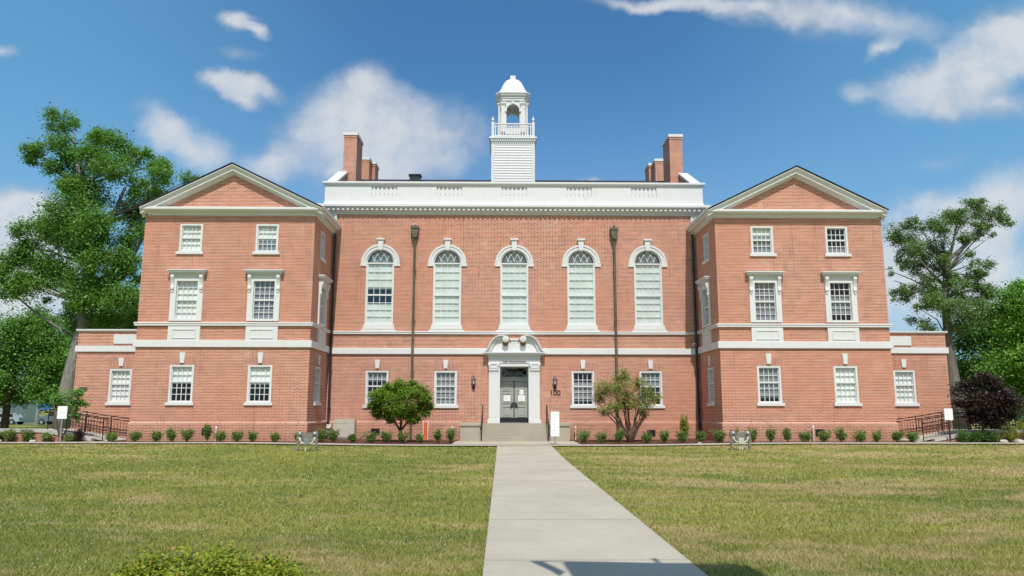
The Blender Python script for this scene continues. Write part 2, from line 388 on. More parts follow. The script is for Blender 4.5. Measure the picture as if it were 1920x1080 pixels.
CL = [(-0.377, 0.534, 0.026, 0.014, 0, 1.1),(-0.350, 0.522, 0.022, 0.009, 15, 1.0),(-0.374, 0.490, 0.036, 0.010, 0, 0.5),(-0.387, 0.449, 0.036, 0.021, -8, 1.25),(-0.346, 0.444, 0.036, 0.018, 12, 1.2),(-0.363, 0.425, 0.029, 0.012, 20, 0.9),(-0.187, 0.45, 0.045, 0.026, 0, 0.8),(-0.208, 0.399, 0.093, 0.05, 0, 1.0),(-0.149, 0.38, 0.107, 0.055, 10, 1.0),(-0.191, 0.327, 0.107, 0.043, 0, 0.95),(-0.075, 0.365, 0.064, 0.064, 20, 0.5),(-0.47, 0.386, 0.043, 0.019, 35, 0.7),(-0.417, 0.352, 0.068, 0.029, 18, 0.95),(-0.304, 0.334, 0.039, 0.027, 0, 1.0),(-0.28, 0.372, 0.043, 0.029, 0, 0.6),(-0.653, 0.261, 0.085, 0.036, 5, 1.5),(-0.655, 0.206, 0.08, 0.05, 0, 1.5),(-0.634, 0.142, 0.09, 0.045, 0, 1.3),(-0.696, 0.497, 0.029, 0.01, 0, 0.5),(0.21, 0.569, 0.093, 0.012, 0, 0.95),(0.347, 0.57, 0.107, 0.022, 4, 1.0),(0.498, 0.552, 0.121, 0.03, 12, 0.9),(0.466, 0.532, 0.079, 0.025, 15, 0.6),(0.54, 0.499, 0.023, 0.012, -40, 0.9),(0.499, 0.438, 0.026, 0.014, 0, 0.8),(0.643, 0.464, 0.10, 0.042, -25, 1.35),(0.708, 0.504, 0.075, 0.05, -25, 1.35),(0.61, 0.424, 0.079, 0.025, 15, 0.9),(0.692, 0.417, 0.079, 0.025, 10, 0.8),(0.594, 0.241, 0.11, 0.05, -10, 1.1),(0.671, 0.286, 0.10, 0.043, -15, 1.0),(0.587, 0.339, 0.05, 0.013, -10, 0.4),(0.618, 0.189, 0.13, 0.05, 0, 1.2),(0.556, 0.145, 0.12, 0.042, 0, 1.25),(0.683, 0.117, 0.107, 0.043, 0, 0.7),(0.119, 0.308, 0.029, 0.005, 0, 0.7)]
wpn = nt.nodes.new('ShaderNodeTexNoise'); wpn.inputs['Scale'].default_value = 7.; wpn.inputs['Detail'].default_value = 6; wpn.inputs['Roughness'].default_value = .62; nt.links.new(G, wpn.inputs['Vector'])
wv = N(nt, 'ShaderNodeVectorMath'); wv.operation = 'SUBTRACT'; nt.links.new(wpn.outputs[1], wv.inputs[0]); wv.inputs[1].default_value = (.5, .5, .5)
ws = scaled(nt, wv.outputs[0], (.10, .07, 0)); wa = N(nt, 'ShaderNodeVectorMath'); wa.operation = 'ADD'; nt.links.new(G, wa.inputs[0]); nt.links.new(ws, wa.inputs[1]); GW_ = wa.outputs[0]
acc = None
for (a, b, ra, rb, rot, st) in CL:
    mp = N(nt, 'ShaderNodeMapping'); mp.vector_type = 'TEXTURE'; nt.links.new(GW_, mp.inputs[0])
    mp.inputs['Location'].default_value = (a, b, 0); mp.inputs['Rotation'].default_value = (0, 0, -math.radians(rot)); mp.inputs['Scale'].default_value = (ra * 1.45, rb * 1.45, 1)
    ln = N(nt, 'ShaderNodeVectorMath'); ln.operation = 'LENGTH'; nt.links.new(mp.outputs[0], ln.inputs[0])
    q = math_(nt, 'MULTIPLY', math_(nt, 'SUBTRACT', 1., ln.outputs['Value'], clamp=True), st)
    acc = q if acc is None else math_(nt, 'ADD', acc, math_(nt, 'MULTIPLY', q, math_(nt, 'SUBTRACT', 1., acc, clamp=True)))
cn = noise(nt, G, 9., 8, .58, .35); cn2 = noise(nt, G, 28., 6, .6, .2)
dens = math_(nt, 'ADD', acc, math_(nt, 'MULTIPLY', math_(nt, 'SUBTRACT', cn, .5), .75))
dens = math_(nt, 'ADD', dens, math_(nt, 'MULTIPLY', math_(nt, 'SUBTRACT', cn2, .5), .22))
dens = math_(nt, 'MULTIPLY', dens, ramp(nt, acc, 0., .12))
mask = math_(nt, 'MULTIPLY', ramp(nt, dens, .0, 1.02), ramp(nt, noise(nt, G, 13., 7, .62), .28, .58, .62, 1.))
shade = ramp(nt, math_(nt, 'ADD', math_(nt, 'MULTIPLY', noise(nt, G, 6., 5, .55), .8), math_(nt, 'MULTIPLY', dens, .35)), .42, .66)
ccol = mix(nt, shade, (.34, .41, .50), (.62, .635, .66))
hz = ramp(nt, s.outputs[2], .0, .42, .55, 0.)
skc = N(nt, 'ShaderNodeVectorMath'); skc.operation = 'MULTIPLY'; nt.links.new(sk.outputs[0], skc.inputs[0]); skc.inputs[1].default_value = (.053, .097, .117)
# flat hazy blue added by distance: paler to the sides and to the horizon
skb = mix(nt, hz, skc.outputs[0], (.38, .50, .62))
axx = ramp(nt, math_(nt, 'ABSOLUTE', math_(nt, 'SUBTRACT', s.outputs[0], .02)), .12, .55)
skb = mix(nt, math_(nt, 'MULTIPLY', axx, .42), skb, (.16, .42, .66))
fin = mix(nt, math_(nt, 'MULTIPLY', mask, .90), skb, ccol)
# broken pale cloud added to the unseen sky behind the viewer, lifts the shade
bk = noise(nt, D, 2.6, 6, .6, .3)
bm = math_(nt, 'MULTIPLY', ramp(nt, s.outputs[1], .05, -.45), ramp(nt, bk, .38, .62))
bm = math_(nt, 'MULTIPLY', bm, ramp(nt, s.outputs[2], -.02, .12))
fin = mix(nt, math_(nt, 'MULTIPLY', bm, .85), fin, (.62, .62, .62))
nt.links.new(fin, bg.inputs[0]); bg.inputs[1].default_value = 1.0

# ------------------------------------------------------------------ ground
def sst(x, a, b):
    t = max(0, min(1, (x - a) / (b - a))); return t * t * (3 - 2 * t)
def gz(x, y):
    h = .09 * sst(y, -14, -5.5) + .09 * sst(abs(x), 4, 12) * sst(y, -14, -6)
    return h * (1 - sst(y, 12, 30)) - .5 * sst(y, 30, 62)
def sheet(x0, x1, y0, y1, nx, ny, dz, name, mat, xs=None, ys=None):
    mb = MB(); X = xs or [x0 + (x1 - x0) * i / nx for i in range(nx + 1)]; Y = ys or [y0 + (y1 - y0) * j / ny for j in range(ny + 1)]
    vs = [(x, y, gz(x, y) + dz) for y in Y for x in X]; n = len(X)
    mb.add(vs, [(j * n + i, j * n + i + 1, (j + 1) * n + i + 1, (j + 1) * n + i) for j in range(len(Y) - 1) for i in range(n - 1)])
    return mb.build(name, mat, fix=False, smooth=True)
xs = [-900, -300, -120, -80, -60] + [-45 + 1.5 * i for i in range(61)] + [60, 80, 120, 300, 900]
ys = [-120, -60, -45] + [-40 + 1. * i for i in range(56)] + [18, 22, 26, 30, 36, 42, 50, 62, 80, 120, 300, 1200]
tag(sheet(0, 0, 0, 0, 0, 0, 0, 'lawn', 'lawn', xs, ys), 'green lawn with dry tan patches', kind='structure')
tag(sheet(-.79, 1.41, -60, -5.0, 2, 110, .035, 'walkway', 'walk'), kind='structure')
tag(sheet(-30, 30, -6.15, -5.1, 60, 2, .05, 'sidewalk', 'walk'), kind='structure')
tag(sheet(-2.7, 2.7, -5.1, -2.0, 8, 4, .058, 'entrance_apron', 'walk'), kind='structure')
for a, b in ((-17.2, -2.7), (2.7, 17.2)): tag(sheet(a, b, -5.1, 1, 30, 6, .03, 'mulch_bed', 'mulch'), kind='structure')
for a, b in ((-30, -19.0), (19.0, 30)): tag(sheet(a, b, -5.1, -4.5, 12, 2, .03, 'mulch_bed', 'mulch'), kind='structure')
tag(sheet(-150, -30, 48, 68, 10, 4, .02, 'parking_lot', 'asphalt'), kind='structure')
# joints in the walkway (grooves as thin dark inlays) belong to the walkway sheet
mb = MB()
for y in (-29.0, -26.0, -23.0, -20.0, -17., -14., -11., -8.):
    mb.box(-.78, 1.40, y - .006, y + .006, gz(0, y) + .028, gz(0, y) + .0385)
tag(mb.build('walkway_joint', simple('joint_dark', (.30, .275, .235), .95)), kind='structure')

# grass blades
rng = np.random.default_rng(3)
def blades():
    V = []; 
    def band(y0, y1, dens, wdt, hgt):
        d0, d1 = y0 + 37.5, y1 + 37.5
        n = int(dens * .76 * (d1 * d1 - d0 * d0))
        d = np.sqrt(rng.random(n) * (d1 * d1 - d0 * d0) + d0 * d0); x = (rng.random(n) * 2 - 1) * .76 * d - .6; y = d - 37.5
        keep = ((x < -.775) | (x > 1.395)) & (y < -6.2) & ~((x < -1.4) & (x > -3.4) & (y < -31.6))
        x, y = x[keep], y[keep]; n = len(x)
        t = rng.random(n) * 2 * PI; h = hgt * (.5 + rng.random(n)); ww = wdt * (.6 + .8 * rng.random(n))
        lx = rng.normal(0, .55, n) * h; ly = rng.normal(0, .55, n) * h
        z = np.array([gz(a, b) for a, b in zip(x, y)])
        cx, sy = np.cos(t) * ww / 2, np.sin(t) * ww / 2
        A = np.stack([x - cx, y - sy, z], 1); B = np.stack([x + cx, y + sy, z], 1); C = np.stack([x + lx, y + ly, z + h], 1)
        V.append(np.stack([A, B, C], 1).reshape(-1, 3))
    band(-31.8, -27, 2600, .010, .038); band(-27, -21, 800, .015, .042); band(-21, -13, 260, .024, .045); band(-13, -6.2, 120, .035, .045)
    v = np.concatenate(V); n = len(v) // 3
    me = bpy.data.meshes.new('grass'); me.vertices.add(len(v)); me.vertices.foreach_set('co', v.ravel())
    me.loops.add(len(v)); me.loops.foreach_set('vertex_index', np.arange(len(v))); me.polygons.add(n)
    me.polygons.foreach_set('loop_start', np.arange(n) * 3); me.polygons.foreach_set('loop_total', np.full(n, 3)); me.update()
    me.materials.append(M['blade']); o = bpy.data.objects.new('grass', me); COL.objects.link(o)
    tag(o, 'short mown grass blades covering the lawn', 'grass', kind='stuff')
blades()
# clover blossoms in patches
mb = MB()
for cxx, cyy, sx, sy, n in ((-4.6, -29.2, .9, .5, 60), (-3.2, -27.6, 2.0, .6, 90), (-1.5, -27.5, .7, .5, 30), (-8, -22, 2.5, 1.2, 90), (-7.5, -18.5, 2, 1, 60), (5.5, -30, 1.2, .8, 20), (8, -24, 2, 1, 30)):
    for _ in range(n // 2):
        x, y = cxx + rng.normal() * sx, cyy + rng.normal() * sy
        if -1 < x < 1.6: continue
        r = .005 + .004 * random.random(); z = gz(x, y) + .045
        mb.add([(x - r, y, z), (x, y - r, z), (x + r, y, z), (x, y + r, z), (x, y, z + r * 1.4), (x, y, z - r)], [(0, 1, 4), (1, 2, 4), (2, 3, 4), (3, 0, 4), (1, 0, 5), (2, 1, 5), (3, 2, 5), (0, 3, 5)])
tag(mb.build('clover_flowers', 'bloom', fix=False), 'tiny white clover flowers scattered in the lawn', 'flowers', kind='stuff')

# ------------------------------------------------------------------ courthouse
YW = -3.63
B = thing('courthouse_building', 'large symmetrical red brick courthouse with white trim, gabled wings and a white cupola', 'building')
front = lambda y0: (lambda a, o, z: (a, y0 - o, z))
TF, TWG, TLB = front(0), front(YW), front(YW + 1.26)
sideR = lambda a, o, z: (9.15 - o, a, z)      # inner wall of the right wing, faces left
sideL = lambda a, o, z: (-9.15 + o, a, z)

def rect_window(T, c, z0, z1, hw, up_rows, lo_rows, blind=(), slat=(), sh=.62, key=None, hood=None, cols=4, split=.5):
    """z0 = underside of sill, z1 = top of casing"""
    zb = z0 + .13; cw = .085
    m = MB(T); m.strip([(c - hw + cw, zb), (c - hw + cw, z1 - cw), (c + hw - cw, z1 - cw), (c + hw - cw, zb)],
                       [(c - hw, zb), (c - hw, z1), (c + hw, z1), (c + hw, zb)], -.15, -.005)
    gh = hw - cw; gt = z1 - cw; gb = zb + .07; mid = gb + (gt - gb) * split
    m.box(c - gh, c + gh, -.14, -.075, zb, gb); m.box(c - gh, c + gh, -.135, -.055, mid - .035, mid + .035)
    for sgn in (-1, 1): m.box(c + sgn * gh - .03, c + sgn * gh + .03, -.14, -.078, gb, gt)
    m.box(c - gh, c + gh, -.14, -.077, gt - .04, gt + .01)
    W = m.build('window', 'white2', B)
    g = MB(T); a0, a1 = c - gh + .03, c + gh - .03
    for k in range(1, cols): x = a0 + (a1 - a0) * k / cols; g.box(x - .014, x + .014, -.128, -.088, gb, gt)
    for (u, v, r) in ((mid, gt - .04, up_rows), (gb, mid, lo_rows)):
        for k in range(1, r): z = u + (v - u) * k / r; g.box(a0, a1, -.126, -.09, z - .013, z + .013)
    g.build('glazing_bars', 'white2', W)
    p = MB(T); p.add([(a0, -.115, gb), (a1, -.115, gb), (a1, -.115, gt), (a0, -.115, gt)], [(0, 1, 2, 3)]); p.build('pane', 'glass', W, fix=False)
    for lst, mm, nm in ((blind, 'blind', 'blind'), (slat, 'slat', 'slatted_blind')):
        for (f0, f1) in lst:
            q = MB(T); q.box(a0, a1, -.155, -.148, gt - (gt - gb) * f1, gt - (gt - gb) * f0 - .002); q.build(nm, mm, W)
    q = MB(T); q.box(c - sh, c + sh, -.1, .07, z0, zb); q.build('sill', 'white', W)
    if key:
        q = MB(T); q.prism([(c - .085, key[0]), (c + .085, key[0]), (c + .125, key[1]), (c - .125, key[1])], -.01, .06); q.build('keystone', 'white', W)
        q = MB(T); q.prism([(c - hw, z1 + .002), (c + hw, z1 + .002), (c + hw + .26, z1 + .42), (c - hw - .26, z1 + .42)], .001, .005); q.build('brick_arch', 'soldier', W)
    return W
def hood_window(T, c, blind=(), slat=(), side=0):
    z1 = 7.27; z0 = 5.47; hw = .47 if not side else .5
    m = MB(T)
    m.strip([(c - hw, z0), (c - hw, z1), (c + hw, z1), (c + hw, z0)], [(c - .72, z0), (c - .72, z1 + .26), (c + .72, z1 + .26), (c + .72, z0)], -.15, .06)
    m.box(c - hw, c + hw, -.15, .04, z0, z0 + .1)
    m.box(c - hw - .06, c + hw + .06, .06, .075, z0 + .1, z1 + .06) if 0 else None
    gb, gt = z0 + .1, z1; mid = (gb + gt) / 2; gh = hw
    m.box(c - gh, c + gh, -.135, -.045, mid - .035, mid + .035)
    for sgn in (-1, 1): m.box(c + sgn * gh - .03, c + sgn * gh + .03, -.14, -.06, gb, gt)
    W = m.build('window', 'white2', B)
    g = MB(T); a0, a1 = c - gh + .03, c + gh - .03
    for k in range(1, 4): x = a0 + (a1 - a0) * k / 4; g.box(x - .014, x + .014, -.128, -.088, gb, gt)
    for (u, v) in ((mid, gt), (gb, mid)):
        for k in range(1, 3): z = u + (v - u) * k / 3; g.box(a0, a1, -.126, -.09, z - .013, z + .013)
    g.build('glazing_bars', 'white2', W)
    p = MB(T); p.add([(a0, -.115, gb), (a1, -.115, gb), (a1, -.115, gt), (a0, -.115, gt)], [(0, 1, 2, 3)]); p.build('pane', 'glass', W, fix=False)
    for lst, mm, nm in ((blind, 'blind', 'blind'), (slat, 'slat', 'slatted_blind')):
        for (f0, f1) in lst:
            q = MB(T); q.box(a0, a1, -.155, -.148, gt - (gt - gb) * f1, gt - (gt - gb) * f0 - .002); q.build(nm, mm, W)
    h = MB(T)   # cornice hood
    h.box(c - .74, c + .74, 0, .09, z1 + .262, z1 + .33); h.box(c - .79, c + .79, 0, .17, z1 + .33, z1 + .385); h.box(c - .84, c + .84, 0, .25, z1 + .385, z1 + .45)
    h.box(c - .87, c + .87, 0, .29, z1 + .45, z1 + .50)
    h.build('hood', 'white', W)
    for sgn in (-1, 1):   # scrolled brackets
        b = MB(T); x = c + sgn * .64
        prof = [(.06, z1 + .26), (.20, z1 + .26), (.21, z1 + .16), (.16, z1 + .04), (.12, z1 - .1), (.11, z1 - .22), (.135, z1 - .3), (.13, z1 - .38), (.06, z1 - .40)]
        n = len(prof)
        b.add([(x - .075, o, z) for o, z in prof] + [(x + .075, o, z) for o, z in prof], [tuple(range(n)), tuple(range(2 * n - 1, n - 1, -1))] + [(i, (i + 1) % n, n + (i + 1) % n, n + i) for i in range(n)])
        b.box(x - .04, x + .04, .061, .10, z1 - .50, z1 - .42)
        b.build('bracket', 'white', W)
    p = MB(T); p.box(c - .71, c + .71, 0, .075, 4.56, 5.24); p.strip([(c - .48, 4.72), (c - .48, 5.06), (c + .48, 5.06), (c + .48, 4.72)], [(c - .52, 4.68), (c - .52, 5.10), (c + .52, 5.10), (c + .52, 4.68)], .07, .10, True)
    p.build('apron_panel', 'white', W)
    return W
def arch_window(c, blinds=((0, 1),), fan='dark'):
    T = TF; zs = 8.82; m = MB(T); N_ = 20
    hwo, hwi = .70, .645
    inner = [(c - hwi, 5.72)] + arc(c, zs, hwi, PI, 0, N_) + [(c + hwi, 5.72)]
    outer = [(c - hwo, 5.72)] + arc(c, zs, hwo, PI, 0, N_) + [(c + hwo, 5.72)]
    m.strip(inner, outer, -.16, -.01)
    m.box(c - hwi, c + hwi, -.14, -.05, zs - .035, zs + .03)                       # transom
    m.box(c - hwi, c + hwi, -.135, -.055, 7.17, 7.25)
    for sgn in (-1, 1): m.box(c + sgn * (hwi - .025) - .025, c + sgn * (hwi - .025) + .025, -.14, -.078, 5.8, zs - .035)
    m.box(c - hwi, c + hwi, -.14, -.06, 5.72, 5.80)
    W = m.build('window', 'white2', B)
    g = MB(T); a0, a1 = c - hwi + .05, c + hwi - .05
    for k in range(1, 4): x = a0 + (a1 - a0) * k / 4; g.box(x - .014, x + .014, -.126, -.09, 5.8, zs - .035)
    for (u, v) in ((5.8, 7.17), (7.25, zs - .035)):
        for k in range(1, 4): z = u + (v - u) * k / 4; g.box(a0, a1, -.124, -.092, z - .014, z + .014)
    # interlaced gothic tracery in the fanlight
    R_ = hwi; q = 2 * R_ / 4
    for k in (1, 2, 3):
        xk = c - R_ + q * k
        for sgn in (-1, 1):
            cx2 = xk + sgn * R_ * 1.02; pts_i = []; pts_o = []
            for i in range(13):
                t = i / 12 * 1.15; rr = R_ * 1.02
                x = cx2 - sgn * rr * math.cos(t); z = zs + .03 + rr * math.sin(t)
                if (x - c) ** 2 + (z - zs) ** 2 > (R_ - .01) ** 2: break
                pts_i.append((cx2 - sgn * (rr - .013) * math.cos(t), zs + .03 + (rr - .013) * math.sin(t))); pts_o.append((cx2 - sgn * (rr + .013) * math.cos(t), zs + .03 + (rr + .013) * math.sin(t)))
            if len(pts_i) > 1: g.strip(pts_i, pts_o, -.124 + .002 * k, -.095 + .002 * k)
    g.build('glazing_bars', 'white2', W)
    p = MB(T); p.prism([(c - hwi, 5.75)] + [(c + hwi, 5.75)] + arc(c, zs, hwi, 0, PI, N_), -.119, -.115); p.build('pane', 'glass', W)
    for f0, f1 in blinds:
        b = MB(T); gt, gb = zs - .02, 5.76; b.box(c - hwi + .01, c + hwi - .01, -.155, -.148, gt - (gt - gb) * f1, gt - (gt - gb) * f0); b.build('blind', 'blind', W)
    b = MB(T); b.prism([(c - .62, zs + .0), (c + .62, zs + .0)] + arc(c, zs + .001, .61, 0, PI, 16), -.26, -.25); b.build('fanlight_backing', 'fanback', W)
    # archivolt with ears and keystone
    k_ = MB(T); k_.strip(arc(c, zs, .705, PI, 0, 28), arc(c, zs, .93, PI, 0, 28), -.01, .045)
    k_.strip(arc(c, zs, .86, PI, 0, 28), arc(c, zs, .955, PI, 0, 28), -.01, .075)
    for sgn in (-1, 1): x = sorted((c + sgn * .70, c + sgn * .985)); k_.box(x[0], x[1], -.01, .06, zs - .16, zs + .001)
    k_.build('archivolt', 'white', W)
    k_ = MB(T); k_.prism([(c - .10, zs + .66), (c + .10, zs + .66), (c + .155, zs + 1.17), (c - .155, zs + 1.17)], -.01, .13); k_.box(c - .20, c + .20, -.01, .18, zs + 1.172, zs + 1.26)
    k_.build('keystone', 'white', W)
    b = MB(T); b.box(c - .76, c + .76, -.16, .05, 5.55, 5.72); b.box(c - .80, c + .80, -.02, .08, 5.48, 5.552); b.prism([(c - .93, 5.39), (c + .93, 5.39), (c + .80, 5.48), (c - .80, 5.48)], -.01, .07)
    b.build('sill', 'white', W)
    return W

# --- walls ------------------------------------------------------
AW = [-6.72, -3.36, 0, 3.36, 6.72]; GW = [-6.72, -3.37, 3.38, 6.72]
mb = MB(TF)
holes = [(c - .70, c + .70, 5.55, 9.52) for c in AW] + [(c - .555, c + .555, 1.77, 3.45) for c in GW] + [(-.80, .80, .90, 3.78)]
mb.wall(-9.6, 9.6, -.3, 11.6, holes)
for c in AW:      # spandrels over the arches
    for sgn in (-1, 1):
        pts = [(c + sgn * .70 * math.cos(t), 8.82 + .70 * math.sin(t)) for t in [i / 12 * PI / 2 for i in range(13)]]
        for i in range(12):
            mb.add([(pts[i][0], 0, pts[i][1]), (pts[i + 1][0], 0, pts[i + 1][1]), (c + sgn * .70, 0, 9.52)], [(0, 1, 2)])
main_wall = mb.build('wall', 'brick', B, fix=False)
mb = MB()
mb.wall(0, 12, 10.3, 12.95) ; mb.v = [(-9.6, x, z) for x, y, z in mb.v]; k = len(mb.v)
mb.add([(9.6, 0, 10.3), (9.6, 12, 10.3), (9.6, 12, 12.95), (9.6, 0, 12.95), (-9.6, 12, 0), (9.6, 12, 0), (9.6, 12, 13), (-9.6, 12, 13)], [(0, 1, 2, 3), (4, 5, 6, 7)])
# end gables
for sx in (-1, 1):
    P_ = [(.3, 12.9), (3.0, 14.38), (9.1, 14.38), (11.8, 12.9)]
    vs = [(sx * 9.58, y, z) for y, z in P_] + [(sx * 9.22, y, z) for y, z in P_]
    mb.add(vs, [(0, 1, 2, 3), (7, 6, 5, 4), (0, 4, 5, 1), (2, 6, 7, 3)])
mb.build('wall', 'brick', B, fix=False)
for sx in (-1, 1):
    mb = MB(); P_ = [(.05, 12.86), (3.0, 14.40), (9.1, 14.40), (12, 12.86)]
    xo, xi = sx * 9.66, sx * 9.14
    vs = [(xo, y, z) for y, z in P_] + [(xi, y, z) for y, z in P_] + [(xo, y, z + .13) for y, z in P_] + [(xi, y, z + .13) for y, z in P_]
    fs = []
    for i in range(3): fs += [(i, i + 1, 5 + i, 4 + i), (8 + i, 12 + i, 13 + i, 9 + i), (i, 8 + i, 9 + i, i + 1), (4 + i, 5 + i, 13 + i, 12 + i)]
    fs += [(0, 4, 12, 8), (3, 11, 15, 7)]
    mb.add(vs, fs); mb.build('gable_coping', 'white', B)

def wing(s):
    X0, X1 = 9.15, 16.85
    T = TWG; xm = lambda x: s * x
    up_c = [11.30, 14.74]; W_ = []
    hol = []
    for c in up_c:
        hol += [(c - .51, c + .51, 8.63, 9.92), (c - .50, c + .50, 5.45, 7.30), (c - .53, c + .53, 1.88, 3.52)]
    hol = [(min(xm(a), xm(b)), max(xm(a), xm(b)), c, d) for a, b, c, d in hol]
    mb = MB(T); mb.wall(*sorted((xm(X0), xm(X1))), -.3, 10.6, hol)
    mb.add([(xm(X0), 0, 10.6), (xm(X1), 0, 10.6), (xm(12.93), 0, 12.5)], [(0, 1, 2)])
    # inner side wall
    Ts = sideR if s > 0 else sideL
    sh = [(-2.5, -1.48, 8.55, 9.95), (-2.05, -1.05, 5.45, 7.30), (-2.55, -1.65, 1.9, 3.52)]
    sh = [(-2.45, -1.55, 8.63, 9.92), (-2.2, -1.2, 5.45, 7.30), (-2.42, -1.42, 1.88, 3.52)]
    tmp = MB(Ts); tmp.wall(YW, 0.0, -.3, 10.6, sh); k = len(mb.v); mb.v += tmp.v; mb.f += [tuple(i + k for i in f) for f in tmp.f]
    k = len(mb.v); mb.v += [(xm(X1), YW, -.3), (xm(X1), 12, -.3), (xm(X1), 12, 10.6), (xm(X1), YW, 10.6), (xm(X0), 12, 0), (xm(X1), 12, 0), (xm(X1), 12, 10.6), (xm(X0), 12, 10.6)]
    mb.f += [(k, k + 1, k + 2, k + 3), (k + 4, k + 5, k + 6, k + 7)]
    mb.build('wall', 'brick', B, fix=False)
    path = [(xm(X0), 0), (xm(X0), YW), (xm(X1), YW), (xm(X1), 12)]
    if s < 0: path = path[::-1]
    # plinth of projecting brick with paler upright course
    mb = MB(); mb.sweep(path, [(0, .93), (.05, .93), (.05, -.3), (0, -.3)]); mb.build('plinth', 'brick', B)
    mb = MB(); mb.sweep(path, [(0, 1.03), (.02, 1.02), (.055, .985), (.055, .932), (0, .932)]); mb.build('water_table', 'brick_light', B)
    mb = MB()
    mb.sweep(path, [(0, 4.60), (.085, 4.60), (.09, 4.58), (.09, 4.31), (.08, 4.29), (0, 4.29)])
    mb.build('belt_course', 'white', B)
    mb = MB(); mb.sweep(path, [(0, 5.41), (.10, 5.40), (.12, 5.385), (.12, 5.345), (.08, 5.33), (.10, 5.31), (.10, 5.255), (.05, 5.24), (0, 5.24)])
    mb.build('belt_moulding', 'white', B)
    cp = [(xm(X0), 0), (xm(X0), YW), (xm(16.97), YW)]
    if s < 0: cp = cp[::-1]
    mb = MB(); mb.sweep(cp, [(0, 10.64), (.34, 10.62), (.36, 10.60), (.36, 10.52), (.32, 10.49), (.30, 10.46), (.13, 10.45), (.12, 10.38), (.07, 10.35), (.05, 10.34), (.05, 10.29), (0, 10.29)])
    mb.build('cornice', 'white', B)
    # side gutter board on the eaves above the cornice
    for xx in (X0, X1):
        sg = -1 if xx == X0 else 1; mb = MB()
        x = sorted((xm(xx + sg * (.36 if sg < 0 else .03)), xm(xx + sg * (.44 if sg < 0 else .13)))); mb.box(x[0], x[1], YW - .4, 12, 10.56, 10.70); mb.build('gutter', 'white', B)
    e0, e1, ap = 9.15 - .38, 16.98, 12.66; AX_ = 12.93
    sl = (ap - 10.62) / (AX_ - e0)
    mb = MB(T); mb.rake([(xm(e0), 10.62), (xm(AX_), ap), (xm(e1), 10.62)],
        [(-.05, -.03), (.40, -.03), (.42, -.05), (.41, -.09), (.36, -.14), (.33, -.20), (.30, -.215), (.30, -.30), (.28, -.31), (.11, -.32), (.10, -.35), (.05, -.365), (.05, -.43), (-.05, -.43)])
    mb.build('raking_cornice', 'white', B)
    mb = MB(T); mb.rake([(xm(e0 - .05), 10.62 - .05 * sl), (xm(AX_), ap), (xm(e1 + .05), 10.62 - .05 * sl)], [(-15.5, 0), (.45, 0), (.45, .035), (-15.5, .035)])
    R_ = mb.build('roof', 'shingle', B)
    return Ts
wing(-1); wing(1)

# side blocks
for s in (-1, 1):
    T = TLB; xs_ = lambda a, b: sorted((s * a, s * b))
    mb = MB(T); h = xs_(18.03 - .50, 18.03 + .50)
    a, b = xs_(16.85, 20.1); mb.wall(a, b, -.3, 5.12, [(h[0], h[1], 1.88, 3.40)])
    x = s * 20.1; mb.add([(x, 0, -.3), (x, -12, -.3), (x, -12, 5.12), (x, 0, 5.12)], [(0, 1, 2, 3)]); mb.add([(a, 0, 5.0), (b, 0, 5.0), (b, -12, 5.0), (a, -12, 5.0)], [(0, 1, 2, 3)])
    mb.build('wall', 'brick', B, fix=False)
    p = [(s * 16.85, YW + 1.26), (s * 20.1, YW + 1.26), (s * 20.1, 10)]
    if s < 0: p = p[::-1]
    mb = MB(); mb.sweep(p, [(-.25, 5.12), (.07, 5.12), (.09, 5.17), (.09, 5.21), (-.25, 5.23)])
    mb.sweep(p, [(0, 4.45), (.07, 4.45), (.07, 4.18), (0, 4.18)]); mb.build('coping', 'white', B)
    mb = MB(T); a, b = xs_(16.86, 18.46); mb.box(a, b, 0, .05, 4.54, 4.97); mb.build('white_panel', 'white', B)

# windows: (blind spans from the top as fractions)
FULL = ((0, 1),)
for s, cfg in ((-1, {11.30: ((((0, .62),), ((.62, 1),)), ((), ((0, 1),)), (((0, .52),), ())), 14.74: ((FULL, ()), (FULL, ()), (((0, .5),), ()))}),
               (1, {11.30: ((((0, .35),), ((.35, 1),)), ((), ((0, 1),)), ((), ((0, .9),))), 14.74: (((), ((.72, 1),)), ((), ((.3, .85),)), (FULL, ()))})):
    for c, (u, m_, l) in cfg.items():
        rect_window(TWG, s * c, 8.50, 9.92, .51, 2, 2, u[0], u[1], sh=.61)
        hood_window(TWG, s * c, m_[0], m_[1])
        rect_window(TWG, s * c, 1.75, 3.52, .53, 2, 3, l[0], l[1], sh=.62, key=(3.60, 4.06), split=.56)
    rect_window(TLB, s * 18.03, 1.75, 3.40, .50, 2, 3, FULL, (), sh=.58, key=(3.52, 3.90), split=.56)
    Ts = sideR if s > 0 else sideL
    rect_window(Ts, -2.0, 8.50, 9.92, .45, 2, 2, (), ((0, 1),), sh=.55)
    hood_window(Ts, -1.7, (), ((0, 1),), side=1)
    rect_window(Ts, -1.92, 1.75, 3.52, .50, 2, 3, (), FULL, sh=.58, key=(3.60, 4.06), split=.56)
for c, bl, sl in ((-6.72, (), ((.0, .3), (.72, 1))), (-3.37, (), FULL), (3.38, (), ((.3, .92),)), (6.72, (), ((.05, .4),))):
    rect_window(TF, c, 1.64, 3.45, .555, 2, 3, bl, sl, sh=.655, key=(3.56, 3.98), split=.56)
for i, c in enumerate(AW): arch_window(c, ((0, .42), (.66, 1)) if i == 0 else FULL)

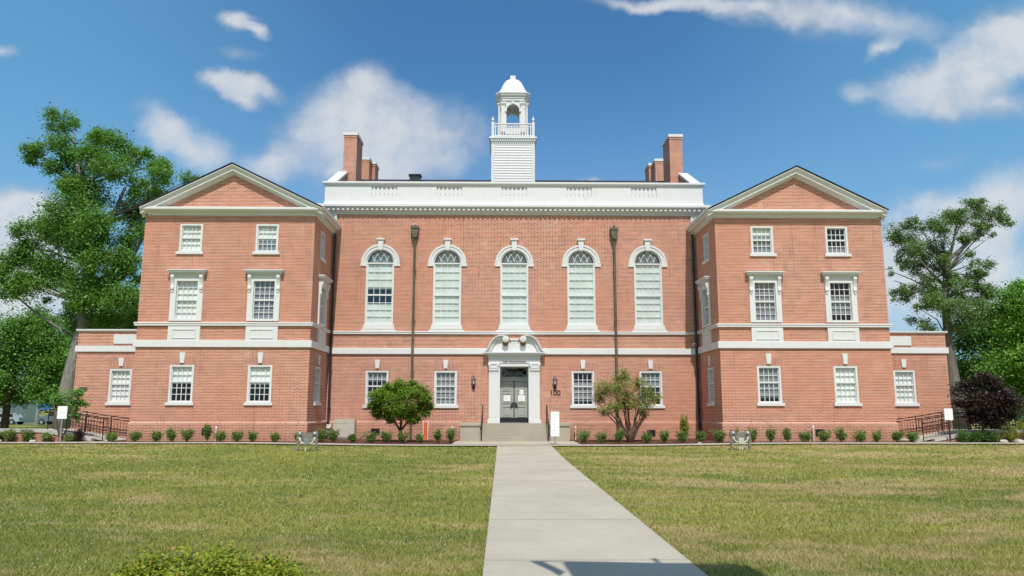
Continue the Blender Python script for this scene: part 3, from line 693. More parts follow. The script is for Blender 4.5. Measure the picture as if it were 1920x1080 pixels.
# --- trim of the centre block
fp = [(-9.15, 0), (9.15, 0)]
mb = MB(); mb.sweep([(-9.14, 0), (-2.55, 0)], [(0, .93), (.05, .93), (.05, -.3), (0, -.3)]); mb.build('plinth', 'brick', B); mb = MB(); mb.sweep([(2.55, 0), (9.14, 0)], [(0, .93), (.05, .93), (.05, -.3), (0, -.3)]); mb.build('plinth', 'brick', B)
for q in ((-9.14, -2.55), (2.55, 9.14)):
    mb = MB(); mb.sweep([(q[0], 0), (q[1], 0)], [(0, 1.0), (.02, .99), (.055, .96), (.055, .932), (0, .932)]); mb.build('water_table', 'brick_light', B)
for q in ((-9.14, -1.40), (1.40, 9.14)):
    mb = MB(); mb.sweep([(q[0], 0), (q[1], 0)], [(0, 4.55), (.085, 4.55), (.09, 4.53), (.09, 4.27), (.08, 4.25), (0, 4.25)]); mb.build('belt_course', 'white', B)
mb = MB(); mb.sweep([(-9.14, 0), (9.14, 0)], [(0, 5.39), (.09, 5.385), (.11, 5.37), (.11, 5.335), (.07, 5.32), (.09, 5.30), (.09, 5.25), (.04, 5.235), (0, 5.23)]); mb.build('belt_moulding', 'white', B)
for a, b in ((-9.64, -8.97), (8.97, 9.64)):
    mb = MB(TF); mb.box(a, b, -.05, .06, 10.2, 11.32); mb.build('corner_board', 'white', B)
mb = MB(); cpath = [(-9.6, 11), (-9.6, 0), (9.6, 0), (9.6, 11)]
mb.sweep(cpath, [(0, 11.82), (.33, 11.80), (.35, 11.78), (.35, 11.67), (.31, 11.64), (.29, 11.60), (.20, 11.59), (.20, 11.49), (.13, 11.47), (.11, 11.40), (.05, 11.39), (.05, 11.31), (0, 11.31)])
co_ = mb.build('cornice', 'white', B)
mb = MB(TF); n_ = 80; tooth = []
for i in range(n_):
    x = -9.72 + 19.44 * (i + .5) / n_; tooth += [(x - .06, 11.57), (x - .06, 11.49), (x + .06, 11.49), (x + .06, 11.57)]
mb.prism([(-9.80, 11.587)] + [(-9.80, 11.57)] + tooth + [(9.80, 11.57), (9.80, 11.587)], .201, .275)
mb.build('dentils', 'white', co_)
# parapet
mb = MB(TF); BP = [-6.62, -3.31, 0, 3.31, 6.62]
mb.wall(-9.63, 9.63, 11.81, 12.88, [(c - .64, c + .64, 12.27, 12.80) for c in BP], .03)
for c in BP: mb.strip([(c - .64, 12.27), (c - .64, 12.80), (c + .64, 12.80), (c + .64, 12.27)], [(c - .67, 12.24), (c - .67, 12.83), (c + .67, 12.83), (c + .67, 12.24)], -.05, .028, True)
mb.box(-9.63, 9.63, -.25, -.045, 11.81, 12.88)
for x in (-9.63, 9.46): mb.box(x, x + .17, -3.2, -.25, 11.81, 12.88)
mb.T = lambda a, o, z: (a, o, z)
mb.sweep([(-9.63, 3), (-9.63, -.03), (9.63, -.03), (9.63, 3)], [(-.3, 13.03), (.10, 13.02), (.12, 13.0), (.12, 12.93), (.06, 12.90), (.05, 12.86), (-.3, 12.86)])
mb.sweep([(-9.63, 3), (-9.63, -.03), (9.63, -.03), (9.63, 3)], [(0, 11.97), (.03, 11.96), (.04, 11.81), (0, 11.81)])
pa = mb.build('parapet', 'white', B)
for c in BP:
    mb = MB(TF)
    for k in range(6):
        x = c - .64 + 1.28 * (k + .5) / 6
        mb.prism([(x - .10, 12.27), (x + .10, 12.27), (x + .10, 12.32), (x + .085, 12.34), (x + .10, 12.44), (x + .09, 12.56), (x + .03, 12.70), (x + .03, 12.74), (x + .06, 12.80), (x - .06, 12.80), (x - .03, 12.74), (x - .03, 12.70), (x - .09, 12.56), (x - .10, 12.44), (x - .085, 12.34), (x - .10, 12.32)], -.044, .012)
    mb.build('balusters', 'white', pa)
# main roof
mb = MB(); mb.add([(-9.2, .3, 12.62), (9.2, .3, 12.62), (9.2, 6.05, 15.02), (-9.2, 6.05, 15.02), (-9.2, 11.8, 12.62), (9.2, 11.8, 12.62),
                  (-9.2, .3, 12.52), (9.2, .3, 12.52), (9.2, 11.8, 12.52), (-9.2, 11.8, 12.52)], [(0, 1, 2, 3), (3, 2, 5, 4), (6, 7, 8, 9), (0, 3, 4, 9, 6), (1, 7, 8, 5, 2)])
rf = mb.build('roof', 'shingle', B, fix=False)
mb = MB(); mb.box(-6.0, -5.4, 5.1, 5.6, 14.5, 14.98); mb.box(-6.06, -5.34, 5.05, 5.65, 14.98, 15.06); mb.build('roof_vent', 'dark', rf)
# chimneys
def chim(x0, x1, y0, y1, z0, z1):
    mb = MB(); mb.wall(x0, x1, z0, z1 - .16, (), y0); mb.wall(x0, x1, z0, z1 - .16, (), y1)
    for x in (x0, x1): mb.add([(x, y0, z0), (x, y1, z0), (x, y1, z1 - .16), (x, y0, z1 - .16)], [(0, 1, 2, 3)])
    mb.add([(x0 - .02, y0 - .02, z1 - .30), (x1 + .02, y0 - .02, z1 - .30), (x1 + .02, y0 - .02, z1 - .16), (x0 - .02, y0 - .02, z1 - .16)], [(0, 1, 2, 3)])
    o = mb.build('chimney', 'brick', B, fix=False)
    c = MB(); c.box(x0 - .05, x1 + .05, y0 - .05, y1 + .05, z1 - .16, z1); c.build('chimney_cap', 'white', o)
for s in (-1, 1):
    a, b = sorted((s * 8.70, s * 9.42)); chim(a, b, 3.0, 4.65, 12.6, 16.78)
    a, b = sorted((s * 8.71, s * 9.42)); chim(a, b, 7.0, 7.75, 12.6, 16.70)
    a, b = sorted((s * 8.50, s * 9.42)); chim(a, b, 7.9, 9.1, 12.6, 16.72)
# --- cupola
CU = MB(); CY = 6.0
CU.box(-1.22, 1.22, CY - 1.22, CY + 1.22, 14.0, 16.95)
cup = CU.build('cupola', 'white', B)
mb = MB()
z = 14.10
while z < 16.78:     # clapboards on four faces, butted between corner boards
    for (o0, o1) in ((.012, .04),):
        mb.add([(-1.08, CY - 1.222 - o1, z), (1.08, CY - 1.222 - o1, z), (1.08, CY - 1.222 - o0, z + .155), (-1.08, CY - 1.222 - o0, z + .155), (-1.08, CY - 1.22, z), (1.08, CY - 1.22, z)], [(0, 1, 2, 3), (0, 4, 5, 1)])
        for sx in (-1, 1): mb.add([(sx * (1.222 + o1), CY - 1.08, z), (sx * (1.222 + o1), CY + 1.08, z), (sx * (1.222 + o0), CY + 1.08, z + .155), (sx * (1.222 + o0), CY - 1.08, z + .155), (sx * 1.22, CY - 1.08, z), (sx * 1.22, CY + 1.08, z)], [(0, 1, 2, 3), (0, 4, 5, 1)])
    z += .155
mb.build('clapboard_siding', 'white', cup, fix=False)
mb = MB()
for sx in (-1, 1):
    for sy in (-1, 1): a, b = sorted((sx * 1.08, sx * 1.262)); c, d = sorted((CY + sy * 1.08, CY + sy * 1.262)); mb.box(a, b, c, d, 14.0, 16.82)
mb.build('corner_boards', 'white', cup)
sq = lambda r: [(-r, CY - r), (r, CY - r), (r, CY + r), (-r, CY + r)]
def sqring(mb, prof):      # closed square ring, profile (half,z)
    vs = []; n = len(prof)
    for (sx, sy) in ((-1, -1), (1, -1), (1, 1), (-1, 1)): vs += [(sx * r, CY + sy * r, z) for r, z in prof]
    fs = [(i * n + k, ((i + 1) % 4) * n + k, ((i + 1) % 4) * n + (k + 1) % n, i * n + (k + 1) % n) for i in range(4) for k in range(n)]
    mb.add(vs, fs)
mb = MB(); sqring(mb, [(1.0, 17.22), (1.36, 17.20), (1.38, 17.17), (1.38, 17.10), (1.33, 17.07), (1.30, 17.03), (1.30, 16.94), (1.28, 16.90), (1.27, 16.80), (1.0, 16.80)])
for i in range(20):
    x = -1.25 + 2.5 * i / 19
    mb.box(x - .035, x + .035, CY - 1.36, CY - 1.299, 16.95, 17.03); 
mb.add([(-1.3, CY - 1.3, 17.205), (1.3, CY - 1.3, 17.205), (1.3, CY + 1.3, 17.205), (-1.3, CY + 1.3, 17.205)], [(0, 1, 2, 3)])
mb.build('cornice', 'white', cup)
mb = MB(); r = 1.18
for sx in (-1, 1):
    for sy in (-1, 1):
        mb.box(sx * r - .075, sx * r + .075, CY + sy * r - .075, CY + sy * r + .075, 17.2, 18.10)
        mb.lathe((sx * r, CY + sy * r), [(.08, 18.10), (.08, 18.13), (.04, 18.16), (.09, 18.26), (.07, 18.34), (.03, 18.40), (.045, 18.44), (.01, 18.50)], 10)
for k in range(4):
    def E_(a0, a1, w, z0, z1):
        if k == 0: mb.box(a0, a1, CY - r - w, CY - r + w, z0, z1)
        if k == 1: mb.box(a0, a1, CY + r - w, CY + r + w, z0, z1)
        if k == 2: mb.box(-r - w, -r + w, CY + a0, CY + a1, z0, z1)
        if k == 3: mb.box(r - w, r + w, CY + a0, CY + a1, z0, z1)
    E_(-r + .075, r - .075, .05, 18.0, 18.07); E_(-r + .075, r - .075, .035, 17.28, 17.34)
    n = 14
    for i in range(n):
        a = -r + .075 + (2 * r - .15) * (i + .5) / n; E_(a - .028, a + .028, .025, 17.34, 17.84)
    E_(-r + .075, r - .075, .03, 17.84, 17.88)
    for i in range(n): a = -r + .075 + (2 * r - .15) * (i + .5) / n; E_(a - .028, a + .028, .02, 17.88, 18.0)
mb.build('balustrade', 'white', cup)
# lantern stage: square with chamfered corners and an arch on each side
def octa(h, c): return [(-h + c, -h), (h - c, -h), (h, -h + c), (h, h - c), (h - c, h), (-h + c, h), (-h, h - c), (-h, -h + c)]
def octring(mb, prof):      # (half, chamfer, z)
    n = len(prof); vs = []
    P_ = [octa(h, c) for h, c, z in prof]
    for i in range(8): vs += [(P_[k][i][0], CY + P_[k][i][1], prof[k][2]) for k in range(n)]
    mb.add(vs, [(i * n + k, ((i + 1) % 8) * n + k, ((i + 1) % 8) * n + k + 1, i * n + k + 1) for i in range(8) for k in range(n - 1)])
mb = MB(); H, CH, za = .80, .20, 19.02; ra = .385
for q in range(4):
    ca, sa = math.cos(q * PI / 2), math.sin(q * PI / 2)
    T = lambda a, o, z, ca=ca, sa=sa: (a * ca + (H + o) * sa, CY + a * sa - (H + o) * ca, z)
    mb.T = T; mb.wall(-H + CH, H - CH, 17.2, 19.95, [(-ra, ra, 18.0, za + ra)], 0); mb.wall(-H + CH, H - CH, 17.2, 19.95, [(-ra, ra, 18.0, za + ra)], -.16)
    arcp = [(-ra, 18.0)] + arc(0, za, ra, PI, 0, 16) + [(ra, 18.0)]
    for i in range(len(arcp) - 1): mb.add([(arcp[i][0], 0, arcp[i][1]), (arcp[i + 1][0], 0, arcp[i + 1][1]), (arcp[i + 1][0], -.16, arcp[i + 1][1]), (arcp[i][0], -.16, arcp[i][1])], [(0, 1, 2, 3)])
    for o in (0, -.16):
        for sg in (-1, 1):
            pts = [(sg * ra * math.cos(t), za + ra * math.sin(t)) for t in [i / 10 * PI / 2 for i in range(11)]]
            for i in range(10): mb.add([(pts[i][0], o, pts[i][1]), (pts[i + 1][0], o, pts[i + 1][1]), (sg * ra, o, za + ra)], [(0, 1, 2)])
    mb.box(-ra, ra, -.16, 0, 17.95, 17.999)
    mb.T = lambda a, o, z: (a, o, z)
P_ = octa(H, CH)
for i in (1, 3, 5, 7):
    (x0, y0), (x1, y1) = P_[i], P_[(i + 1) % 8]; mb.add([(x0, CY + y0, 17.2), (x1, CY + y1, 17.2), (x1, CY + y1, 19.95), (x0, CY + y0, 19.95)], [(0, 1, 2, 3)])
mb.add([(x, CY + y, 19.7) for x, y in octa(H - .05, CH)], [tuple(range(8))])
lan = mb.build('lantern_stage', 'white', cup, fix=False)
mb = MB()
for q in range(4):
    ca, sa = math.cos(q * PI / 2), math.sin(q * PI / 2); mb.T = lambda a, o, z, ca=ca, sa=sa: (a * ca + (H + o) * sa, CY + a * sa - (H + o) * ca, z)
    for sg in (-1, 1):
        a, b = sorted((sg * .46, sg * .70)); mb.box(a, b, 0, .07, 17.25, 19.36)          # pilasters
        mb.box(a - .03, b + .03, 0, .11, 19.36, 19.42); mb.box(a - .05, b + .05, 0, .13, 19.42, 19.50)
        a, b = sorted((sg * .36, sg * .50)); mb.box(a, b, 0, .085, 18.93, 19.02)
    mb.strip(arc(0, za, ra, PI, 0, 16), arc(0, za, ra + .08, PI, 0, 16), 0, .035)
    mb.prism([(-.05, za + ra), (.05, za + ra), (.08, za + ra + .17), (-.08, za + ra + .17)], 0, .08)
mb.T = lambda a, o, z: (a, o, z); mb.build('pilasters', 'white', lan)
mb = MB(); octring(mb, [(.80, .20, 19.60), (.86, .21, 19.62), (.86, .21, 19.72), (.90, .22, 19.76), (.90, .22, 19.84), (.97, .24, 19.90), (1.00, .25, 20.0), (1.03, .26, 20.03), (1.03, .26, 20.09), (.98, .25, 20.12), (.5, .1, 20.14)])
mb.build('lantern_cornice', 'white', lan, fix=False)
mb = MB(); prof = [(1.0, 20.11), (.90, 20.19), (.80, 20.30), (.73, 20.42), (.67, 20.56), (.61, 20.72), (.54, 20.88), (.47, 21.00), (.38, 21.12), (.27, 21.20), (.15, 21.24), (.0, 21.25)]
octring(mb, [(h, h * .25, z) for h, z in prof]); mb.build('dome', 'white', lan, fix=False, smooth=False)
mb = MB(); mb.box(-.16, .16, CY - .16, CY + .16, 21.2, 21.50); mb.build('finial', 'white', lan)

# --- entrance
PO = MB(TF)
for s in (-1, 1):
    a, b = sorted((s * .78, s * 1.24)); PO.box(a, b, -.02, .14, .93, 3.40)       # pilaster shaft
    a, b = sorted((s * .86, s * 1.16)); PO.strip([(a, 1.25), (a, 3.3), (b, 3.3), (b, 1.25)], [(a - .03, 1.22), (a - .03, 3.33), (b + .03, 3.33), (b + .03, 1.22)], .14, .152, True)
    a, b = sorted((s * .74, s * 1.30)); PO.box(a, b, -.01, .17, .92, 1.10)
    a, b = sorted((s * .70, s * .78)); PO.box(a, b, -.62, .10, .92, 3.70)        # jamb
PO.box(-.78, .78, -.62, .11, 3.66, 3.82); PO.box(-1.26, 1.26, -.01, .14, 3.822, 3.94); PO.box(-1.30, 1.30, -.01, .17, 3.94, 3.985)
PO.box(-1.26, 1.26, -.01, .15, 3.985, 4.09); PO.box(-1.31, 1.31, -.01, .19, 4.09, 4.14); PO.box(-1.29, 1.29, -.01, .17, 4.14, 4.20)
PO.box(-1.38, 1.38, -.01, .24, 4.20, 4.235); PO.box(-1.49, 1.49, -.01, .36, 4.235, 4.30); PO.box(-1.52, 1.52, -.01, .40, 4.30, 4.345)
por = PO.build('entrance_portal', 'white', B)
for s in (-1, 1):
    mb = MB(TF); c = s * 1.01
    mb.box(c - .24, c + .24, 0, .16, 3.40, 3.435); mb.prism([(c - .235, 3.44), (c + .235, 3.44), (c + .27, 3.76), (c - .27, 3.76)], 0, .17)
    mb.box(c - .29, c + .29, 0, .21, 3.76, 3.822)
    for k, zz in ((0, 3.50), (1, 3.60)):
        for j in range(4): x = c - .18 + .12 * j + (.0 if k else .0); mb.prism([(x - .05, zz - .04), (x + .05, zz - .04), (x + .055, zz + .05), (x, zz + .09), (x - .055, zz + .05)], .165, .20 + .02 * k)
    for sg in (-1, 1):
        mb.T = lambda a, o, z: (a, -o, z)
        mb.prism(arc(c + sg * .20, 3.71, .06, 0, 2 * PI, 10)[:-1], .13, .24)
    mb.build('capital', 'white', por)
curve = [(1.51, 4.36), (1.44, 4.40), (1.35, 4.49), (1.28, 4.62), (1.22, 4.77), (1.12, 4.94), (1.01, 5.06), (.88, 5.14), (.74, 5.185), (.60, 5.19), (.48, 5.165), (.38, 5.11), (.31, 5.03), (.28, 4.95)]
def offs(c, d):
    out = []
    for i in range(len(c)):
        p, q = Vector(c[max(i - 1, 0)]), Vector(c[min(i + 1, len(c) - 1)]); t = (q - p).normalized(); nrm = Vector((-t.y, t.x))
        if nrm.dot(Vector((.7, 4.5)) - Vector(c[i])) < 0: nrm = -nrm
        out.append((c[i][0] + nrm.x * d, max(4.35, c[i][1] + nrm.y * d)))
    return out
for s in (-1, 1):
    mb = MB(lambda a, o, z, s=s: (s * a, -o, z))
    mb.strip(offs(curve, .045), curve, 0, .40); mb.strip(offs(curve, .10), offs(curve, .046), 0, .33)
    c2 = curve[:12]; mb.strip(offs(c2, .20)[:12], offs(c2, .101)[:12], 0, .25)
    mb.build('swan_neck_cornice', 'white', por)
    mb = MB(lambda a, o, z, s=s: (s * a, -o, z))
    mb.prism(arc(.43, 4.99, .155, 0, 2 * PI, 20)[:-1], .05, .44); mb.prism(arc(.43, 4.99, .11, 0, 2 * PI, 20)[:-1], .44, .455); mb.prism(arc(.43, 4.99, .05, 0, 2 * PI, 12)[:-1], .455, .475)
    mb.build('rosette', 'white', por)
inner = offs(curve, .12)
half = [(1.36, 4.346)] + [p for p in inner if p[0] > .62 and p[1] > 4.37][:9] + [(.56, 4.98), (.56, 4.75), (.52, 4.67), (.44, 4.63), (.36, 4.66), (.31, 4.73), (.20, 4.92)]
poly = half + [(-a, z) for a, z in half[::-1]]
mb = MB(TF); mb.prism(poly, .02, .15); mb.build('tympanum', 'white', por)
mb = MB(TF); mb.box(-.18, .18, .15, .22, 4.36, 4.93); mb.prism([(-.18, 4.931), (.18, 4.931), (.23, 4.97), (.23, 5.01), (-.23, 5.01), (-.23, 4.97)], 0, .27); mb.box(-.09, .09, .22, .235, 4.80, 4.83); mb.box(-.09, .09, .22, .235, 4.70, 4.72); mb.build('pedestal', 'white', por)
# lettering over the door
def text(body, size, loc, mat, parent, name, ext=.006, rot=(PI / 2, 0, 0)):
    cu = bpy.data.curves.new(name, 'FONT'); cu.body = body; cu.size = size; cu.extrude = ext; cu.align_x = 'CENTER'
    o = bpy.data.objects.new('tmp', cu); COL.objects.link(o); dg = bpy.context.evaluated_depsgraph_get()
    me = bpy.data.meshes.new_from_object(o.evaluated_get(dg)); bpy.data.objects.remove(o)
    me.materials.clear(); me.materials.append(M[mat]); q = bpy.data.objects.new(name, me); COL.objects.link(q); q.location = loc; q.rotation_euler = rot
    if parent: q.parent = parent
    return q
text('WEST MAIN ENTRANCE', .105, (0, -.148, 3.845), 'brown', por, 'lettering')
TD = lambda a, o, z: (a, .17 - o, z)
mb = MB(TD)   # transom light
mb.strip([(-.62, 3.17), (-.62, 3.60), (.62, 3.60), (.62, 3.17)], [(-.70, 3.08), (-.70, 3.66), (.70, 3.66), (.70, 3.08)], -.43, -.36, True); mb.box(-.70, .70, -.43, -.30, 2.98, 3.08)
tl = mb.build('transom', 'doorgrey', B)
mb = MB(TD)
for s in (-1, 1):
    for (p, q) in (((.60, 3.59), (.03, 3.18)), ((.60, 3.18), (.03, 3.59)), ((.26, 3.47), (.02, 3.30)), ((.26, 3.28), (.02, 3.47)), ((.30, 3.40), (.0, 3.60)), ((.30, 3.37), (.0, 3.17))):
        a, b = Vector((s * p[0], p[1])), Vector((s * q[0], q[1])); d = (b - a).normalized(); n = Vector((-d.y, d.x)) * .011
        mb.prism([tuple(a + n), tuple(b + n), tuple(b - n), tuple(a - n)], -.40, -.375)
mb.build('tracery', 'doorgrey', tl)
mb = MB(TD); mb.add([(-.62, -.41, 3.17), (.62, -.41, 3.17), (.62, -.41, 3.60), (-.62, -.41, 3.60)], [(0, 1, 2, 3)]); mb.build('pane', 'glass', tl, fix=False)
mb = MB(TD); mb.box(-.95, .95, -2.6, -2.5, .5, 4.5); mb.build('lobby_wall', 'interior', B)
for s in (-1, 1):
    mb = MB(TD); a, b = sorted((s * .025, s * .695)); mb.box(a, b, -.44, -.40, .94, 2.975)
    for (z0, z1) in ((2.48, 2.88), (1.86, 2.38), (1.20, 1.74)):
        mb.strip([(a + .15, z0 + .05), (a + .15, z1 - .05), (b - .15, z1 - .05), (b - .15, z0 + .05)], [(a + .11, z0), (a + .11, z1), (b - .11, z1), (b - .11, z0)], -.40, -.375, True)
        mb.box(a + .19, b - .19, -.40, -.385, z0 + .09, z1 - .09)
    D_ = mb.build('door', 'doorgrey', B)
    k = MB(TD); k.box(a, b, -.399, -.388, .945, 1.17); k.build('kick_plate', 'black', D_)
    k = MB(TD); c = s * .085; k.box(c - .055, c + .055, -.399, -.37, 1.68, 1.92); k.tube([(c + s * .06, -.33, 1.66), (c + s * .06, -.33, 1.80)], .02, 8); k.tube([(c, -.37, 1.73), (c + s * .10, -.33, 1.73)], .02, 8); k.build('handle', 'dark', D_)
mb = MB(TD); mb.box(-.024, .024, -.45, -.38, .94, 2.975); mb.build('centre_post', 'black', B)
mb = MB(TD); mb.box(-.66, .66, -.38, -.30, .921, .945); mb.build('threshold', 'grey', B)
for (x, z0, z1, w_, lab) in ((-.355, 1.97, 2.27, .165, 'white paper notice taped on the left door leaf'), (.37, 1.97, 2.27, .165, 'white paper notice taped on the right door leaf, the lower of two'), (.37, 2.30, 2.55, .10, 'small white notice taped high on the right door leaf, the upper of two')):
    t = thing('paper_notice', lab, 'notice', (x, .54, z0), group='paper notices on the entrance doors')
    mb = MB(); mb.box(-w_, w_, -.004, 0, 0, z1 - z0); mb.build('sheet', 'paper', t)
    mb = MB()
    for k in range(4): mb.box(-w_ * .75, w_ * (.3 + .1 * (k % 3)), -.0055, -.0041, (z1 - z0) * (.2 + .17 * k), (z1 - z0) * (.2 + .17 * k) + .012)
    mb.build('print', 'ink', t)

# crawl space vents, house number, plaque
for (x, z, T, tz) in ((-14.42 + .95, .62, TWG, 0), (13.4, .58, TWG, 0), (-6.72, .50, TF, 0), (6.66, .45, TF, 0)):
    mb = MB(T); mb.strip([(x - .17, z - .12), (x - .17, z + .12), (x + .17, z + .12), (x + .17, z - .12)], [(x - .2, z - .15), (x - .2, z + .15), (x + .2, z + .15), (x + .2, z - .15)], .051, .075, True)
    for k in range(6): mb.box(x - .17, x + .17, .052, .065, z - .115 + .04 * k, z - .10 + .04 * k)
    mb.box(x - .17, x + .17, .0505, .053, z - .12, z + .12)
    mb.build('crawl_space_vent', 'black', B)
text('100', .36, (2.0, -.025, 2.27), 'brown', B, 'house_number', .012)
mb = MB(TLB); mb.box(-19.86, -19.48, 0, .03, 2.42, 2.56); mb.build('plaque', 'bronze', B)
# downspouts
def downspout(x, T, y_o, ztop, head=True, r=.065, mat='bronze'):
    mb = MB(T); mb.tube([(x, y_o, ztop), (x, y_o, 1.15), (x, y_o + .05, 1.0), (x, y_o + .05, .1)], r, 10)
    for z in (8.4, 5.9, 3.4, 1.6): mb.box(x - r - .02, x + r + .02, 0, y_o + r + .01, z, z + .05)
    d = mb.build('downspout', mat, B, smooth=False)
    if head:
        h = MB(T); h.prism([(x - .09, ztop - .45), (x + .09, ztop - .45), (x + .17, ztop - .1), (x + .17, ztop), (x - .17, ztop), (x - .17, ztop - .1)], .02, .32)
        h.box(x - .21, x + .21, .01, .36, ztop + .001, ztop + .10); h.build('leader_head', 'bronze', d)
        h = MB(T); h.tube([(x, .36, ztop + .2), (x, .0, ztop + .2)], .05, 10); h.build('scupper_pipe', 'beige' if x < 0 else 'bronze', d)
downspout(-5.0, TF, .14, 10.55); downspout(5.03, TF, .14, 10.50)
downspout(-9.0, TF, .12, 10.3, False, .06, 'dark'); downspout(9.0, TF, .12, 10.3, False, .06, 'dark')

# ------------------------------------------------------------------ things at the entrance
t = thing('entrance_steps', 'six broad pale concrete steps between low cheek walls at the main door', 'steps', (0, 0, 0))
mb = MB(); n = 6; zb = .06; H_ = .86 / n
for k in range(n):
    y0 = -2.45 + k * .29; mb.box(-1.6, 1.6, y0, 0 if k == 5 else y0 + .33, -.1, zb + H_ * (k + 1) - .001 * (5 - k)) if k == 5 else mb.box(-1.6, 1.6, y0, y0 + .29, -.1, zb + H_ * (k + 1))
mb.build('treads', 'concrete', t)
for s in (-1, 1):
    mb = MB(); a, b = sorted((s * 1.601, s * 2.5)); mb.box(a, b, -2.35, -.051, -.1, .84); c = mb.build('cheek_wall', 'concrete', t)
    mb = MB(); a, b = sorted((s * 1.57, s * 2.54)); mb.box(a, b, -2.40, -.052, .841, .95); mb.build('cap', 'concrete', c)
for s, nm in ((-1, 'left'), (1, 'right')):
    t = thing('handrail', f'black metal handrail rising beside the {nm} end of the entrance steps', 'handrail', (s * 1.52, -2.5, .06), group='handrails of the entrance steps')
    mb = MB(); mb.tube([(0, 0, .0), (0, 0, .86)], .024, 8); mb.build('post', 'black', t)
    mb = MB(); mb.tube([(0, 1.55, .84), (0, 1.55, 1.66)], .024, 8); mb.build('post', 'black', t)
    mb = MB(); mb.tube([(0, -.18, .74), (0, -.14, .86), (0, 0, .90), (0, 1.5, 1.70), (0, 1.75, 1.72)], .026, 8); mb.tube([(0, 0, .45), (0, 1.5, 1.25)], .018, 8); mb.build('rail', 'black', t)
for s, nm in ((-1, 'left of the main door'), (1, 'right of the main door above the house number')):
    t = thing('wall_lantern', f'black carriage lantern on the brick wall {nm}', 'lantern', (s * 1.99, 0, 2.75), group='carriage lanterns beside the door')
    mb = MB(lambda a, o, z: (a, -o, z)); mb.box(-.05, .05, 0, .02, -.15, .12); mb.tube([(0, .02, -.05), (0, .10, -.20), (0, .16, -.06), (0, .16, .0)], .014, 8)
    mb.strip(arc(0, -.13, .055, PI, 2 * PI, 8), arc(0, -.13, .075, PI, 2 * PI, 8), .02, .05); mb.build('bracket', 'black', t)
    mb = MB(lambda a, o, z: (a, -o, z)); mb.lathe((0, .16), [(.05, .0), (.085, .03), (.075, .04)], 6)
    for k in range(6): a = PI / 3 * k; mb.tube([(.075 * math.cos(a), .16 + .075 * math.sin(a), .03), (.10 * math.cos(a), .16 + .10 * math.sin(a), .25)], .009, 5)
    mb.lathe((0, .16), [(.125, .25), (.12, .27), (.05, .36), (.03, .38), (.03, .40), (.012, .46)], 6); mb.build('cage', 'black', t)
    mb = MB(lambda a, o, z: (a, -o, z)); mb.lathe((0, .16), [(.06, .04), (.085, .24)], 6); mb.build('glass', 'lamp', t)
t = thing('security_camera', 'small white dome security camera on the brick wall beside the right wing corner', 'camera', (8.88, 0, 4.74))
mb = MB(lambda a, o, z: (a, -o, z)); mb.tube([(0, 0, .02), (0, .16, .02)], .03, 8); mb.tube([(0, .10, .03), (0, .30, -.02)], .075, 12); mb.build('housing', 'paper', t, smooth=True)
mb = MB(lambda a, o, z: (a, -o, z)); mb.tube([(0, .301, -.02), (0, .32, -.025)], .05, 12); mb.build('lens', 'black', t)

def sign(x, y, w_, h_, zt, zg, lab, seed, n, post='grey'):
    t = thing('notice_sign', lab, 'sign', (x, y, zg))
    mb = MB(); mb.box(-w_ / 2, w_ / 2, -.03, -.015, zt - zg - h_, zt - zg); b = mb.build('sign_panel', 'paper', t)
    mb = MB(); rr = random.Random(seed)
    for k in range(n):
        z = zt - zg - h_ + h_ * (k + .8) / (n + .8); l = w_ * (.12 + .22 * rr.random()); mb.box(-l, l, -.0315, -.0301, z, z + .012)
    mb.build('faint_lines', 'ink', b)
    mb = MB(); mb.box(-.03, .03, -.0149, .035, -.05, zt - zg - .05); mb.build('post', post, t)
sign(1.62, -5.25, .36, 1.02, 1.50, gz(1.6, -5.3), 'tall narrow white notice sign on a post right of the entrance steps', 2, 7)
sign(-18.95, -5.12, .40, .52, 1.70, gz(-19, -5), 'blank white sign on a post in front of the left ramp', 5, 1)
sign(18.45, -4.9, .36, .48, 1.64, gz(18.5, -5), 'blank white sign on a dark post in front of the right ramp', 6, 1, 'dark')

# equipment along the wall
t = thing('utility_cabinet', 'large beige electrical cabinet against the brick wall left of the left downspout', 'cabinet', (-8.15, -.5, .05))
mb = MB(); mb.box(-.50, .50, 0, .4, .18, 1.04); b = mb.build('body', 'beige', t)
mb = MB(); mb.box(-.48, .10, -.015, -.001, .22, .84); mb.box(-.48, .10, -.012, -.001, .86, 1.0); mb.build('door', 'beige', t)
mb = MB(); mb.box(.15, .48, -.03, -.001, .20, .95); mb.build('door', 'beige', t)
mb = MB(); mb.box(-.30, .25, .02, .35, 0, .179); mb.build('plinth', 'grey', t)
t = thing('electric_meter', 'small grey electric meter between the utility cabinet and the left wing', 'meter', (-8.93, -.28, .08))
mb = MB(); mb.tube([(0, .1, 0), (0, .1, .4)], .03, 8); mb.build('pipe', 'grey', t)
mb = MB(); mb.box(-.11, .11, .02, .2, .38, .62); mb.build('case', 'grey', t)
mb = MB(lambda a, o, z: (a, -o, z)); mb.tube([(0, -.02, .68), (0, .06, .68)], .10, 16); mb.box(-.11, .11, -.2, -.02, .6201, .78); mb.build('dial', 'conduit', t)
t = thing('sloped_hatch', 'low grey sloping metal frame leaning on the wall beside the beige cabinet', 'frame', (-7.2, -.6, .06))
mb = MB()
for q in (0, .12, .3): mb.tube([(-.25, q, .10), (.30, q, .50)], .022, 6)
mb.tube([(.30, 0, .50), (.30, .3, .50)], .022, 6); mb.build('rails', 'grey', t)
mb = MB(); mb.tube([(.30, .1, 0), (.30, .1, .50)], .02, 6); mb.build('leg', 'grey', t)
mb = MB(); mb.tube([(-.25, .1, 0), (-.25, .1, .10)], .02, 6); mb.build('leg', 'grey', t)
t = thing('marker_post', 'bright orange marker post standing against the brick wall behind the shrubs', 'post', (-4.27, -.35, .05))
